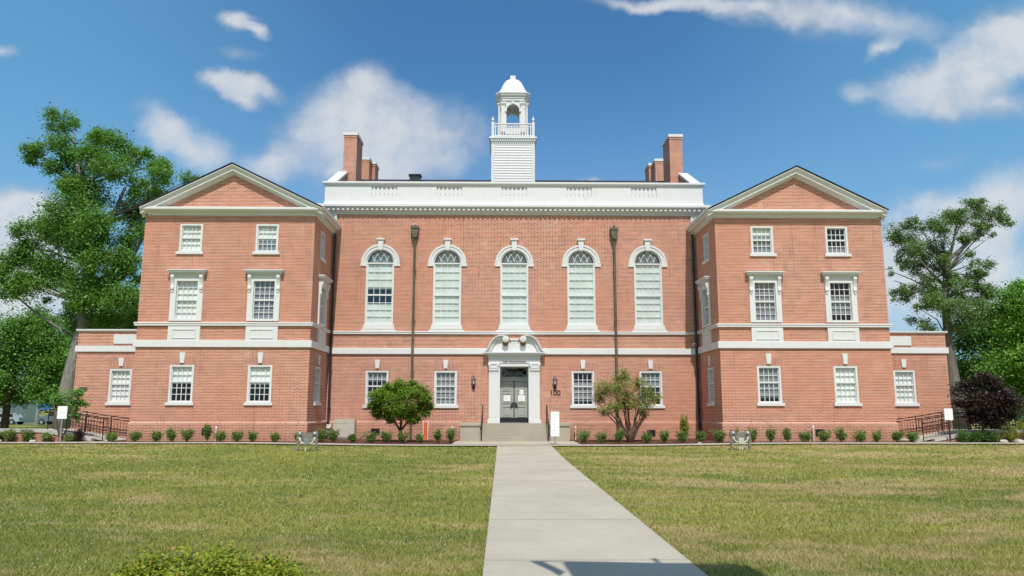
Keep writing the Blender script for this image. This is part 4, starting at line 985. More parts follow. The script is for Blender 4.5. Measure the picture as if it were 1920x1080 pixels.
mb = MB(); mb.tube([(0, 0, 0), (0, 0, .90), (0, 0, .93)], [.07, .07, .05], 12); mb.build('tube', 'orange', t)
mb = MB(); mb.box(-.13, -.09, 0, .04, 0, .98); mb.box(.09, .13, 0, .04, 0, 1.02); mb.build('side_strip', 'conduit', t)
for (x, y, h_, lab) in ((13.05, YW - .2, .72, 'short white vent pipe by the right wing vent'), (-13.0, YW - .2, .68, 'short white vent pipe by the left wing vent'), (-2.98, -.3, .62, 'white standpipe in the bed left of the entrance steps'), (2.95, -.3, .60, 'white standpipe in the bed right of the entrance steps')):
    t = thing('vent_pipe', lab, 'pipe', (x, y, .08), group='white standpipes in the beds')
    mb = MB(); mb.tube([(0, 0, 0), (0, 0, h_)], .025, 8); mb.build('pipe', 'conduit', t)
    mb = MB(); mb.lathe((0, 0), [(.05, h_ - .02), (.05, h_ + .05), (.02, h_ + .09)], 8); mb.build('cap', 'conduit', t)

# floodlight stands on the lawn
def flood(x, y, rz, lab, two):
    t = thing('floodlight_stand', lab, 'floodlight', (x, y, gz(x, y)), rz, 'floodlight stands facing the building')
    mb = MB(); mb.box(-.27, .27, -.02, .02, .34, .66); mb.build('back_board', 'wood', t)
    for s in (-1, 1):
        mb = MB(); mb.box(s * .33 - .045, s * .33 + .045, -.05, .05, 0, .64); mb.build('post', 'wood', t)
        mb = MB(lambda a, o, z: (a, -o, z)); mb.tube([(s * .27, -.12, .60), (s * .27, .06, .62), (s * .27, .10, .62)], [.11, .085, .04], 14); mb.build('lamp_head', 'grey', t, smooth=True)
        mb = MB(); mb.tube([(s * .27, -.06, .5), (s * .25, -.06, .38), (s * .17, -.06, .30), (s * .08, -.06, .30)], .022, 8); mb.build('conduit', 'conduit', t, smooth=True)
        if s < 0 or two:
            mb = MB(); mb.tube([(s * .045, -.05, 0), (s * .045, -.05, .29)], .02, 8); mb.build('stake', 'conduit', t)
    mb = MB(); mb.box(-.10, .10, -.13, -.021, .24, .45); mb.build('junction_box', 'grey' if not two else 'beige', t)
flood(-7.72, -9.1, .1, 'weathered wooden floodlight stand on the left lawn near the beige cabinet', False)
flood(8.35, -8.6, -.06, 'weathered wooden floodlight stand on the right lawn in front of the right wing', True)

# ------------------------------------------------------------------ ramps
def rampset(s, nm):
    xr = lambda a, b: sorted((s * a, s * b))
    far = 25.5
    t = thing('access_ramp', f'pale concrete access ramp with low brick wall in front of the {nm} side block', 'ramp', (0, 0, 0))
    mb = MB(); Y0, Y1 = -4.5, -2.42
    top = [(17.35, .24), (20.0, .70), (far, .72)]
    vs = [(s * x, y, z) for y in (Y0, Y1) for x, z in top] + [(s * x, y, 0) for y in (Y0, Y1) for x, z in top]
    mb.add(vs, [(0, 1, 4, 3), (1, 2, 5, 4), (6, 9, 10, 7), (7, 10, 11, 8), (0, 3, 9, 6), (2, 8, 11, 5), (3, 4, 10, 9), (4, 5, 11, 10)]); 
    mb.build('walk_slab', 'coping', t, fix=True)
    mb = MB(lambda a, o, z: (s * a, Y0 - o, z)); mb.prism([(17.5, .05), (far, .05), (far, .62), (20.0, .60), (17.9, .24)], .001, .16); mb.build('brick_wall', 'brick', t)
    mb = MB(lambda a, o, z: (s * a, Y0 - o, z)); mb.prism([(17.9, .245), (20.0, .605), (far, .625), (far, .76), (20.0, .74), (17.9, .36)], -.10, .20); mb.build('wall_cap', 'coping', t)
    tag(sheet(*xr(16.9, 19.0), -5.1, -4.4, 4, 2, .055, 'ramp_landing', 'walk'), kind='structure')
    sl = (.70 - .24) / 2.65
    for yy_, lab, xa, xb, back in ((-4.45, f'black metal railing along the front edge of the {nm} ramp', 17.55, 19.9 if s < 0 else 22.3, 0), (-2.75, f'black metal railing beside the wall along the back of the {nm} ramp', 17.0, 20.3 if s < 0 else 20.6, 1)):
        t = thing('ramp_railing', lab, 'railing', (s * xa, yy_, .2))
        gzz = lambda x: (.24 + max(0, min(x, 20.0) - 17.35) * sl) - .2 + .02
        mb = MB(lambda a, o, z: (s * a, o, z)); X = [xa, (xa + 20) / 2, 20.0, xb] if xb > 20 else [xa, (xa + xb) / 2, xb]
        for hgt in (.86, .74 if back else .70): mb.tube([(x - xa, 0, gzz(x) + hgt) for x in X], .022, 6)
        mb.tube([(x - xa, 0, gzz(x) + .10) for x in X], .014, 6); mb.tube([(0, 0, gzz(xa) + .86), (-.16, 0, gzz(xa) + .86), (-.16, 0, gzz(xa) + .55), (0, 0, gzz(xa) + .55)], .022, 6)
        mb.build('rails', 'black', t)
        x = xa
        while x <= xb + .01:
            mb = MB(lambda a, o, z: (s * a, o, z)); mb.tube([(x - xa, 0, gzz(x) - .05), (x - xa, 0, gzz(x) + .86)], .024, 6); mb.build('post', 'black', t); x += (xb - xa) / 3.0
        mb = MB(lambda a, o, z: (s * a, o, z)); x = xa + .15
        while x < xb - .05: mb.box(x - xa - .007, x - xa + .007, -.007, .007, gzz(x) + .11, gzz(x) + .70); x += .13
        mb.build('balusters', 'black', t)
rampset(-1, 'left'); rampset(1, 'right')

# ------------------------------------------------------------------ plants
def leaves(name, mat, parent, pts, size, up=.5, seed=0):
    """pts: (n,3) leaf centres"""
    r = np.random.default_rng(seed); n = len(pts)
    nrm = r.normal(size=(n, 3)); nrm /= np.linalg.norm(nrm, axis=1)[:, None]; nrm[:, 2] = np.abs(nrm[:, 2]) + up; nrm[:, 1] -= up * .35; nrm /= np.linalg.norm(nrm, axis=1)[:, None]
    a = np.cross(nrm, r.normal(size=(n, 3))); a /= np.linalg.norm(a, axis=1)[:, None]; b = np.cross(nrm, a)
    sz = size * (.6 + .8 * r.random(n))[:, None]
    v = np.stack([pts - a * sz * .5, pts - b * sz * .3 + nrm * sz * .05, pts + a * sz * .5 - nrm * sz * .08, pts + b * sz * .3 + nrm * sz * .05], 1).reshape(-1, 3)
    me = bpy.data.meshes.new(name); me.vertices.add(len(v)); me.vertices.foreach_set('co', v.ravel())
    me.loops.add(len(v)); me.loops.foreach_set('vertex_index', np.arange(len(v))); me.polygons.add(n)
    me.polygons.foreach_set('loop_start', np.arange(n) * 4); me.polygons.foreach_set('loop_total', np.full(n, 4)); me.update()
    me.materials.append(M[mat]); o = bpy.data.objects.new(name, me); COL.objects.link(o)
    if parent: o.parent = parent
    return o
def cloud_pts(clumps, dens, seed, k=9, tight=.30, flat=.8, fill=.25):
    """clumps (x,y,z,r): leaves gathered in sub-clusters over each clump's shell"""
    r = np.random.default_rng(seed); out = []
    for (x, y, z, rad) in clumps:
        m = max(4, int(k * (.7 + .6 * r.random())))
        d = r.normal(size=(m, 3)); d /= np.linalg.norm(d, axis=1)[:, None]
        rr = rad * (1 - fill * 1.6 * r.random(m)) * .82
        c = np.array([x, y, z]) + d * rr[:, None] * np.array([1, 1, .85])
        n = int(dens * rad * rad)
        i = r.integers(0, m, n); s = rad * tight * (.7 + .6 * r.random(m))
        p = c[i] + r.normal(size=(n, 3)) * s[i][:, None] * np.array([1, 1, flat])
        out.append(p)
    return np.concatenate(out)
def tree(name, label, base, trunk, branches, clumps, dens, size, mat, bark, seed, group=None, k=9, tight=.30, up=.5, fill=.25):
    t = thing(name, label, 'tree', base, 0, group)
    bx_, by_, bz_ = base; L_ = lambda p: (p[0] - bx_, p[1] - by_, p[2] - bz_)
    mb = MB(); mb.tube([L_(p[:3]) for p in trunk], [p[3] for p in trunk], 12); 
    for br in branches: mb.tube([L_(p[:3]) for p in br], [p[3] for p in br], 7)
    mb.build('trunk', bark, t, smooth=True)
    pts = cloud_pts([(*L_(c[:3]), c[3]) for c in clumps], dens, seed, k, tight, fill=fill)
    leaves('crown', mat, t, pts, size, up, seed)
    return t
def from_plane(L_, y, dy, seed):
    r = random.Random(seed); return [(x, y + r.uniform(-dy, dy), z, rad) for x, z, rad in L_]
def auto_branches(trunk, clumps, every, seed, r0=.10):
    r = random.Random(seed); out = []
    for c in clumps[::every]:
        j = min(range(len(trunk)), key=lambda i: abs(trunk[i][2] - (c[2] - abs(c[0] - trunk[i][0]) * .6)))
        p = trunk[j]; mid = [(p[i] + c[i]) / 2 + r.uniform(-.25, .25) for i in range(3)]; mid[2] += .1
        rr = min(p[3] * .6, r0)
        out.append([(p[0], p[1], p[2], rr), (*mid, rr * .6), (c[0], c[1], c[2], rr * .2)])
    return out

BL = [(-28.77, 19.59, 0.93), (-30.1, 19.03, 0.93), (-27.37, 19.23, 0.87), (-30.49, 17.77, 0.73), (-31.02, 17.3, 0.4), (-25.76, 18.52, 0.93), (-24.84, 17.8, 0.87), (-28.58, 17.42, 1.17), (-26.5, 17.08, 1.17), (-24.73, 16.37, 1.17), (-23.27, 17.45, 0.73), (-22.72, 16.92, 0.67), (-21.14, 16.39, 0.6), (-21.96, 15.85, 0.73), (-22.96, 15.49, 0.73), (-28.43, 15.82, 1.0), (-26.65, 14.94, 1.34), (-24.73, 14.25, 1.17), (-23.6, 14.96, 0.83), (-27.58, 13.89, 1.17), (-25.77, 12.5, 1.5), (-23.92, 12.51, 1.17), (-30.08, 13.53, 0.93), (-29.17, 12.83, 1.17), (-30.48, 12.48, 0.73), (-27.39, 11.8, 1.5), (-25.09, 10.43, 1.5), (-23.76, 10.44, 1.0), (-30.34, 11.1, 1.17), (-28.91, 10.08, 1.34), (-31.28, 10.41, 0.83), (-31.54, 9.73, 0.67), (-29.81, 9.05, 1.17), (-27.15, 9.06, 1.34), (-25.43, 8.39, 1.5), (-23.74, 8.06, 1.17), (-27.99, 7.37, 0.87), (-25.64, 7.04, 1.0), (-24.15, 7.05, 1.0), (-31.1, 8.71, 0.8)]
rq = random.Random(8); BL += [(x + rq.uniform(-1.1, 1.1), z + rq.uniform(-1.1, .9), r * rq.uniform(.35, .6)) for x, z, r in BL]
cl = from_plane(BL, 10, 1.6, 1)
tr = [(-27.45, 10, -.2, .62), (-27.41, 10, 1.77, .5), (-27.27, 10, 3.2, .46), (-26.85, 10, 5.7, .43), (-26.63, 10, 8.05, .41), (-26.67, 10, 10.43, .35), (-27.15, 10, 12.84, .26), (-27.73, 10, 15.65, .16), (-28.33, 10, 18.5, .06)]
br = [[(-26.67, 10, 10.4, .22), (-25.8, 10, 12.85, .16), (-24.84, 10, 15.66, .08)], [(-26.63, 10, 8.05, .18), (-28.87, 9.8, 9.74, .13), (-30.2, 9.8, 9.9, .05)], [(-26.65, 10, 8.5, .22), (-24.54, 10, 9.75, .16), (-23.69, 10, 11.81, .10), (-22.63, 10, 15.0, .05)]]
br += auto_branches(tr, cl, 2, 4)
tree('oak_tree', 'tall spreading green tree with thick leaning grey trunk beyond the left side block', (-27.45, 10, -.2), tr, br, cl, 2400, .145, 'oak', 'bark', 11, 'tall trees beyond the building', k=15, tight=.30)
BR = [(25.16, 13.06, 0.67), (26.0, 12.71, 0.8), (27.08, 13.25, 0.73), (25.39, 11.66, 0.67), (26.57, 11.31, 0.8), (27.67, 12.02, 0.8), (27.55, 10.62, 0.6), (28.17, 13.78, 0.6), (29.04, 13.79, 0.73), (30.14, 14.33, 0.8), (31.34, 14.15, 0.73), (31.62, 13.37, 0.4), (30.54, 13.09, 0.6), (29.28, 12.55, 0.53), (26.77, 9.58, 0.87), (25.68, 8.88, 0.67), (24.84, 9.05, 0.33), (24.31, 10.19, 0.23), (25.03, 10.61, 0.3), (28.28, 9.24, 0.67), (27.47, 7.86, 0.87), (26.48, 8.2, 0.73), (29.69, 9.59, 0.67), (30.31, 10.63, 0.47), (29.5, 10.45, 0.53), (29.25, 8.55, 0.73), (30.67, 9.07, 0.73), (26.36, 6.84, 0.6), (28.1, 7.18, 1.0), (30.18, 7.53, 0.93)]
rq = random.Random(5); BR += [(x + rq.uniform(-.7, .7), z + rq.uniform(-.7, .5), r * .6) for x, z, r in BR for _ in (0, 1)]; BR += [(27.4, 10.9, .5), (26.2, 10.4, .5), (28.9, 11.3, .4), (28.4, 9.9, .5), (27.2, 8.9, .6)]
cl = from_plane(BR, 10, 1.0, 2)
tr = [(27.95, 10, 0, .58), (27.74, 10, 2.49, .44), (27.66, 10, 3.82, .34), (27.57, 10, 5.83, .26), (27.6, 10, 8.55, .22), (27.83, 10, 10.27, .17), (28.11, 10, 11.14, .14), (29.15, 10, 11.95, .13), (30.37, 10, 13.09, .09), (31.34, 10, 14.15, .04)]
br = [[(28.0, 10, 10.9, .12), (28.5, 10, 12.37, .08), (28.85, 10, 13.61, .04)], [(27.6, 10, 9.4, .12), (26.67, 10, 10.44, .08), (25.58, 10, 11.83, .04)], [(27.83, 10, 10.3, .06), (26.0, 10, 9.2, .05), (24.4, 10, 9.7, .02)]]
br += auto_branches(tr[:6], cl[14:], 2, 5, .06) + auto_branches(tr, cl[:14], 3, 6, .05)
tree('tall_thin_tree', 'tall thin tree with bare forked pale trunk beyond the right side block', (27.95, 10, 0), tr, br, cl, 2700, .11, 'olive', 'barkg', 12, 'tall trees beyond the building', k=13, tight=.29)
RD1 = [(33.88, 6.36, 1.69), (32.59, 4.84, 1.5), (32.35, 6.36, 0.98), (33.61, 7.5, 1.13), (31.69, 3.34, 0.94), (34.04, 4.09, 1.88), (33.44, 1.86, 1.5), (34.83, 8.27, 0.9), (32.12, 1.86, 1.13), (36.5, 6, 2), (36.5, 3, 2)]
cl = from_plane(RD1, 16, 1.2, 3); tr = [(33.9, 16, -.1, .35), (33.8, 16, 3.5, .28), (33.9, 16, 7, .12)]
tree('dense_tree', 'dense dark green tree behind the tall thin tree at right', (33.9, 16, -.1), tr, auto_branches(tr, cl, 2, 1), cl, 1900, .19, 'dkleaf', 'barkd', 13, 'leafy trees at the right edge', tight=.34)
RD2 = [(30.45, 8.27, 0.96), (31.34, 7.29, 1.44), (30.58, 6.31, 1.28), (29.89, 4.37, 1.44), (31.19, 4.37, 1.6), (30.85, 8.93, 0.51), (30.02, 2.46, 1.44), (31.47, 2.46, 1.6), (32.38, 6.31, 1.6)]
cl = from_plane(RD2, 8, 1.2, 4); tr = [(31.2, 8, 0, .3), (31.1, 8, 3, .25), (31.2, 8, 7.5, .1)]
tree('broad_tree', 'bright green leafy tree at the right edge in front of the dark tree', (31.2, 8, 0), tr, auto_branches(tr, cl, 2, 2), cl, 2600, .16, 'brleaf', 'barkd', 14, 'leafy trees at the right edge', tight=.34)
LA = [(-37.63, 7.35, 1.41), (-36.1, 7.96, 1.13), (-37.07, 5.75, 1.7), (-35.16, 6.55, 1.45), (-34.21, 4.95, 1.21), (-36.11, 4.16, 1.7), (-37.81, 3.36, 1.45), (-34.79, 2.9, 1.0), (-37.09, 2.4, 0.8), (-38.96, 4.94, 1.82), (-39.1, 2.7, 1.4)]
cl = from_plane(LA, 20, 1.3, 5); tr = [(-37.35, 20, -.1, .5), (-37.35, 20, .25, .27), (-37.3, 20, 2.5, .22), (-37, 20, 6.5, .1)]
tree('round_tree', 'mid green leafy tree with short dark trunk standing left of the big leaning tree', (-37.35, 20, -.1), tr, auto_branches(tr, cl, 2, 3), cl, 2200, .18, 'oak', 'barkd', 15, 'leafy trees at the left edge', tight=.34)
LB = [(-39.3, 7.41, 1.9), (-37.55, 8.83, 1.42), (-39.04, 4.6, 1.66), (-40.65, 9.3, 1.19), (-38.28, 6.47, 1.42), (-35.68, 8.84, 1.42), (-33.83, 9.32, 1.42), (-42.1, 7.4, 1.9), (-39.79, 2.94, 1.33), (-36, 6.2, 1.6), (-36.5, 3.6, 1.6), (-33.5, 7, 1.5)]
cl = from_plane(LB, 30, 1.5, 6); tr = [(-38.6, 30, -.1, .4), (-38.5, 30, 4, .3), (-38.3, 30, 9, .12)]
tree('dense_tree', 'dark green dense tree showing between the leaning trunk and the left side block', (-38.6, 30, -.1), tr, auto_branches(tr, cl, 2, 4), cl, 1500, .22, 'dkleaf', 'barkd', 16, 'leafy trees at the left edge', tight=.34)
# far tree line beyond the streets, read as one mass
r_ = np.random.default_rng(9); far = []
for x in np.arange(-150, -45, 4.5): far.append((x + r_.normal(), 95 + r_.normal() * 5, 3.2 + r_.random() * 2.2, 3.6 + r_.random()))
for x in np.arange(38, 150, 4.5): far.append((x + r_.normal(), 60 + r_.normal() * 5, 2.8 + r_.random() * 2.5, 3.4 + r_.random()))
o = leaves('distant_woods', 'dkleaf', None, cloud_pts(far, 110, 21, 12, .32), .6, .5, 22); tag(o, 'distant dark green tree line beyond the streets', 'woods', kind='stuff')

CM = [(-19.45, 1.99, 0.45), (-18.81, 2.22, 0.36), (-19.05, 1.69, 0.5), (-18.79, 1.29, 0.3), (-19.66, 1.62, 0.27), (-18.55, 1.84, 0.27)]
CM = [(x, z, r * .85) for x, z, r in CM]
cl = from_plane(CM, -4.35, .15, 7); g0 = gz(-19.1, -4.9)
tr = [(-19.1, -4.9, g0, .035), (-19.1, -4.9, .9, .03), (-18.9, -4.9, 1.9, .015)]
t = tree('crape_myrtle', 'small multi-stemmed flowering tree with pale blossoms beside the left sign', (-19.1, -4.9, g0), tr, [[(-19.05, -4.9, g0, .03), (-19.3, -4.9, 1.0, .025), (-19.5, -4.9, 1.9, .01)], [(-19.15, -4.85, g0, .03), (-18.8, -4.85, .9, .02), (-18.7, -4.8, 1.7, .01)]], cl, 5500, .09, 'oak', 'barkt', 17)
leaves('blossoms', 'bloom', t, cloud_pts([(c[0] + 19.1, c[1] + 4.9, c[2] - g0, c[3]) for c in cl], 60, 31, 5, .12), .06, .3, 5)
PU = [(20.2, 2.81, 0.55), (19.57, 2.35, 0.6), (20.62, 2.35, 0.65), (19.18, 1.89, 0.46), (19.98, 1.78, 0.79), (20.92, 1.89, 0.65), (21.41, 2.12, 0.46), (19.48, 1.37, 0.51), (20.4, 1.28, 0.6), (21.11, 1.44, 0.46), (21.57, 1.85, 0.28)]
PU = [(19.98 + (x - 19.98) * .9, z, r * .86) for x, z, r in PU]
cl = from_plane(PU, -4.75, .4, 8)
tr = [(19.95, -4.8, .15, .07), (19.95, -4.8, .9, .055), (20.0, -4.8, 2.2, .03)]
tree('purple_leaf_tree', 'dark purple leaved small tree at the foot of the right ramp', (19.95, -4.8, .15), tr, auto_branches(tr, cl, 2, 7, .03), cl, 6000, .11, 'purple', 'barkd', 18, k=10, tight=.28)
MT = [(-6.08, 2.11, 0.49), (-5.19, 2.52, 0.49), (-4.39, 2.23, 0.49), (-6.18, 1.51, 0.44), (-5.18, 1.87, 0.74), (-4.13, 1.64, 0.44), (-5.69, 1.28, 0.36), (-4.61, 1.23, 0.36), (-5.73, 2.47, 0.39), (-4.76, 2.59, 0.34), (-4.02, 2.0, 0.29), (-6.48, 1.75, 0.22)]
cl = from_plane(MT, -2.6, .35, 9)
tr = [(-5.17, -2.6, .05, .085), (-5.17, -2.6, .65, .06), (-5.15, -2.6, 1.2, .045)]
tree('maple_tree', 'small dense rounded green maple in the bed left of the entrance', (-5.17, -2.6, .05), tr, [[(-5.17, -2.6, .6, .05), (-5.45, -2.6, 1.05, .04), (-5.8, -2.5, 1.6, .02)], [(-5.17, -2.6, .6, .05), (-4.85, -2.6, 1.05, .04), (-4.5, -2.5, 1.6, .02)], [(-5.15, -2.6, .95, .02), (-5.6, -2.7, 1.02, .01)]], cl, 14000, .085, 'maple', 'barkd', 19, k=16, tight=.24, up=.9, fill=.15)
ST = [(5.04, 3.17, 0.27), (4.12, 2.61, 0.39), (5.71, 2.73, 0.34), (4.97, 2.49, 0.44), (3.87, 2.13, 0.29), (6.19, 2.37, 0.29), (6.48, 2.13, 0.22), (4.47, 1.77, 0.32), (5.81, 1.89, 0.37), (5.2, 1.89, 0.37), (3.98, 1.48, 0.22), (5.92, 1.41, 0.2), (4.73, 2.85, 0.25)]
ST = [(x, z, r * 1.22) for x, z, r in ST]
cl = from_plane(ST, -2.6, .35, 10); b0 = (5.2, -2.6, .05); brs = []
rr_ = random.Random(4)
for c in cl + cl:
    s0 = (5.2 + rr_.uniform(-.06, .06), -2.6 + rr_.uniform(-.05, .05), .05, .04); m1 = (s0[0] + (c[0] - 5.2) * .3, -2.6, .75 + rr_.uniform(-.1, .1), .026)
    e = [c[0] + rr_.uniform(-.2, .2), c[1], c[2] + rr_.uniform(-.15, .2)]
    brs.append([s0, m1, ((m1[0] + e[0]) / 2 + rr_.uniform(-.1, .1), c[1] * .5 - 1.3, (m1[2] + e[2]) / 2, .015), (*e, .005)])
tree('sparse_maple', 'sparse many-stemmed small tree with thin yellowing leaves right of the entrance', b0, [(5.2, -2.6, .05, .09), (5.2, -2.6, .45, .075), (5.22, -2.6, .8, .04)], brs, cl, 6500, .075, 'spleaf', 'barkt', 20, k=11, tight=.36, up=.8)
# foreground hedge
hc = []
for k in range(34):
    a = random.uniform(0, 2 * PI); q = math.sqrt(random.random()); hc.append((-2.43 + .50 * q * math.cos(a), -32.55 + .36 * q * math.sin(a), .655 - .13 * q * q + random.uniform(-.03, .03), .13))
t = thing('clipped_bush', 'yellow green bush in the bottom left foreground', 'bush', (-2.45, -32.55, 0))
mb = MB()
for k in range(14):
    a = random.uniform(0, 2 * PI); q = random.random() * .45; mb.tube([(0, 0, 0), (q * .6 * math.cos(a), q * .5 * math.sin(a), .3), (q * math.cos(a), q * .8 * math.sin(a), .5)], [.012, .008, .004], 5)
mb.build('stems', 'barkd', t)
pts = cloud_pts([(x + 2.45, y + 32.55, z, r) for x, y, z, r in hc], 80000, 41, 8, .38, fill=.4); leaves('foliage', 'hedge', t, pts, .027, .5, 42)

def shrub(x, y, w_, h_, label, mat='shrub', seed=0, n=1500, size=.05, group='small shrubs in the mulch beds'):
    g0 = gz(x, y) + .03; t = thing('shrub', label, 'shrub', (x, y, g0), 0, group); r = np.random.default_rng(seed + 100)
    mb = MB(); tips = []
    for k in range(11):
        a = r.random() * 2 * PI; q = w_ * .5 * (.25 + .75 * r.random()); tip = (q * math.cos(a), q * .8 * math.sin(a), h_ * (.55 + .5 * r.random())); tips.append(tip)
        mb.tube([(0, 0, 0), (tip[0] * .45, tip[1] * .45, tip[2] * .55), tip], [.007, .006, .003], 4)
    mb.build('stems', 'barkt', t)
    i = r.integers(0, 11, n); f = .30 + .70 * r.random(n) ** .8; T_ = np.array(tips)[i]
    p = T_ * f[:, None] * np.array([1, 1, 1]) + r.normal(size=(n, 3)) * w_ * .10; p[:, 2] = np.maximum(p[:, 2], .03)
    leaves('foliage', mat, t, p, size * 1.1, .5, seed)
    return t
# every shrub in the beds: x, y, width, height, label
cand = [(-21.76, -4.8, .55, .45, 'leftmost shrub of the bed before the left ramp wall, cut by the frame'),
 (-21.2, -4.8, .62, .48, 'wide shrub second from the frame edge before the left ramp wall'),
 (-20.48, -4.85, .52, .5, 'pointed shrub in front of the left ramp brick wall, third from the frame edge'),
 (-19.66, -4.85, .48, .42, 'small round shrub before the left ramp wall, just left of the flowering tree'),
 (-18.75, -4.75, .6, .32, 'low shrub at the foot of the left sign post'),
 (-16.95, -4.75, .58, .38, 'low spreading shrub at the end of the left ramp railing'),
 (-16.1, -4.6, .58, .52, 'round shrub at the outer corner of the left wing'),
 (-15.21, -4.6, .50, .48, 'thin upright shrub below the outer window of the left wing'),
 (-14.56, -4.6, .55, .58, 'full shrub right below the outer window of the left wing'),
 (-13.93, -4.6, .60, .56, 'wide shrub just right of the outer window of the left wing'),
 (-13.12, -4.5, .42, .75, 'tall thin shrub left of the left wing vent'),
 (-12.49, -4.65, .55, .45, 'round shrub right of the left wing vent'),
 (-11.82, -4.65, .55, .42, 'round shrub left of the inner window of the left wing'),
 (-11.14, -4.65, .52, .40, 'round shrub under the inner window of the left wing'),
 (-10.22, -4.65, .50, .40, 'small shrub between the inner window and the corner of the left wing'),
 (-9.2, -4.6, .50, .42, 'shrub at the inner corner of the left wing, behind the floodlight stand'),
 (-8.55, -3.6, .62, .52, 'shrub in the recess between the left wing and the electric meter'),
 (-7.98, -3.6, .56, .52, 'full shrub below the electric meter'),
 (-7.16, -3.5, .42, .34, 'small low shrub in front of the beige cabinet'),
 (-6.39, -3.5, .58, .40, 'spreading shrub beside the vent left of the maple'),
 (-5.67, -3.5, .60, .52, 'upright shrub just left of the maple trunk'),
 (-4.92, -3.5, .52, .46, 'round shrub just right of the maple trunk'),
 (-4.21, -3.5, .48, .34, 'low shrub in front of the orange post'),
 (-3.42, -3.5, .45, .62, 'tall loose shrub between the orange post and the steps'),
 (-2.85, -3.4, .58, .58, 'large shrub beside the left cheek wall of the steps'),
 (2.98, -3.4, .80, .55, 'wide full shrub beside the right cheek wall of the steps'),
 (3.75, -3.5, .52, .50, 'round shrub second from the steps on the right'),
 (4.56, -3.5, .46, .62, 'upright shrub just left of the sparse maple'),
 (5.75, -3.5, .50, .42, 'round shrub just right of the sparse maple'),
 (6.55, -3.5, .46, .50, 'loose shrub in front of the vent right of the entrance'),
 (7.35, -3.5, .54, .46, 'shrub left of the yellow bush near the right wing'),
 (8.15, -3.5, .50, .42, 'shrub right of the yellow bush near the right wing'),
 (8.75, -4.3, .60, .50, 'shrub at the inner corner of the right wing'),
 (9.35, -4.6, .48, .62, 'tall shrub behind the right floodlight stand'),
 (10.1, -4.6, .55, .62, 'leafy shrub right of the right floodlight stand'),
 (10.9, -4.6, .50, .55, 'shrub under the inner window of the right wing'),
 (11.61, -4.6, .46, .60, 'upright shrub right of the inner window of the right wing'),
 (12.35, -4.65, .58, .48, 'shrub left of the right wing vent'),
 (13.15, -4.65, .62, .48, 'shrub right of the right wing vent'),
 (13.91, -4.6, .52, .58, 'upright shrub left of the outer window of the right wing'),
 (14.73, -4.65, .80, .50, 'wide spreading shrub below the outer window of the right wing'),
 (15.42, -4.6, .50, .50, 'shrub right of the outer window of the right wing'),
 (16.27, -4.65, .55, .44, 'shrub at the outer corner of the right wing'),
 (16.95, -4.75, .52, .38, 'low shrub at the start of the right ramp railing'),
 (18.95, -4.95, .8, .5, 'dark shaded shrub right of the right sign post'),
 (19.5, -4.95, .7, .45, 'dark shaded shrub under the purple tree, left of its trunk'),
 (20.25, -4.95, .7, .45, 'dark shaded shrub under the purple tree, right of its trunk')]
for i, c in enumerate(cand): shrub(*c, mat='shrub' if i < 44 else 'dkleaf', seed=i, n=1500 if i < 44 else 1800)  # last shrubs get darker leaves, their shade put into the colour
t = shrub(7.72, -2.6, .55, 1.15, 'tall yellow green young shrub against the wall near the right wing', 'yshrub', 77, 1500, .065, None)
shrub(-18.35, -4.85, .5, .55, 'dark purple barberry shrub in front of the left ramp', 'purple', 78, 1700, .05, None)
for i, (x, y, r, lab) in enumerate(((21.05, -4.7, .42, 'round clipped yellow green bush right of the purple tree'), (21.85, -4.7, .5, 'round clipped yellow green bush at the right frame edge'))):
    t = thing('round_bush', lab, 'bush', (x, y, gz(x, y)), 0, 'round clipped bushes at right')
    mb = MB(); mb.tube([(0, 0, 0), (0, 0, r)], [.04, .02], 6); mb.build('stem', 'barkd', t)
    leaves('foliage', 'yshrub' if 0 else 'hedge', t, cloud_pts([(0, 0, r * .95, r)], 14000, 60 + i, 26, .22, fill=.1), .05, .7, 61 + i)
def rock(x, y, r, lab, seed):
    rr = random.Random(seed); b = bmesh.new(); bmesh.ops.create_icosphere(b, subdivisions=2, radius=r)
    for v in b.verts: v.co *= rr.uniform(.85, 1.12); v.co.z *= .55
    me = bpy.data.meshes.new('rock'); b.to_mesh(me); b.free(); me.materials.append(M['rock']); o = bpy.data.objects.new('rock', me); COL.objects.link(o); o.location = (x, y, gz(x, y) + .03 + r * .3)
    tag(o, lab, 'rock', 'pale rocks in the beds')
rock(-20.15, -5.0, .13, 'pale round rock before the left ramp brick wall', 1); rock(20.65, -5.0, .17, 'pale rock under the left round bush at right', 2); rock(21.3, -5.0, .2, 'larger pale rock between the round bushes at right', 3); rock(-21.6, -5.0, .15, 'pale rock near the left frame edge', 4); rock(7.75, -4.9, .08, 'small white rock below the yellow shrub', 5)

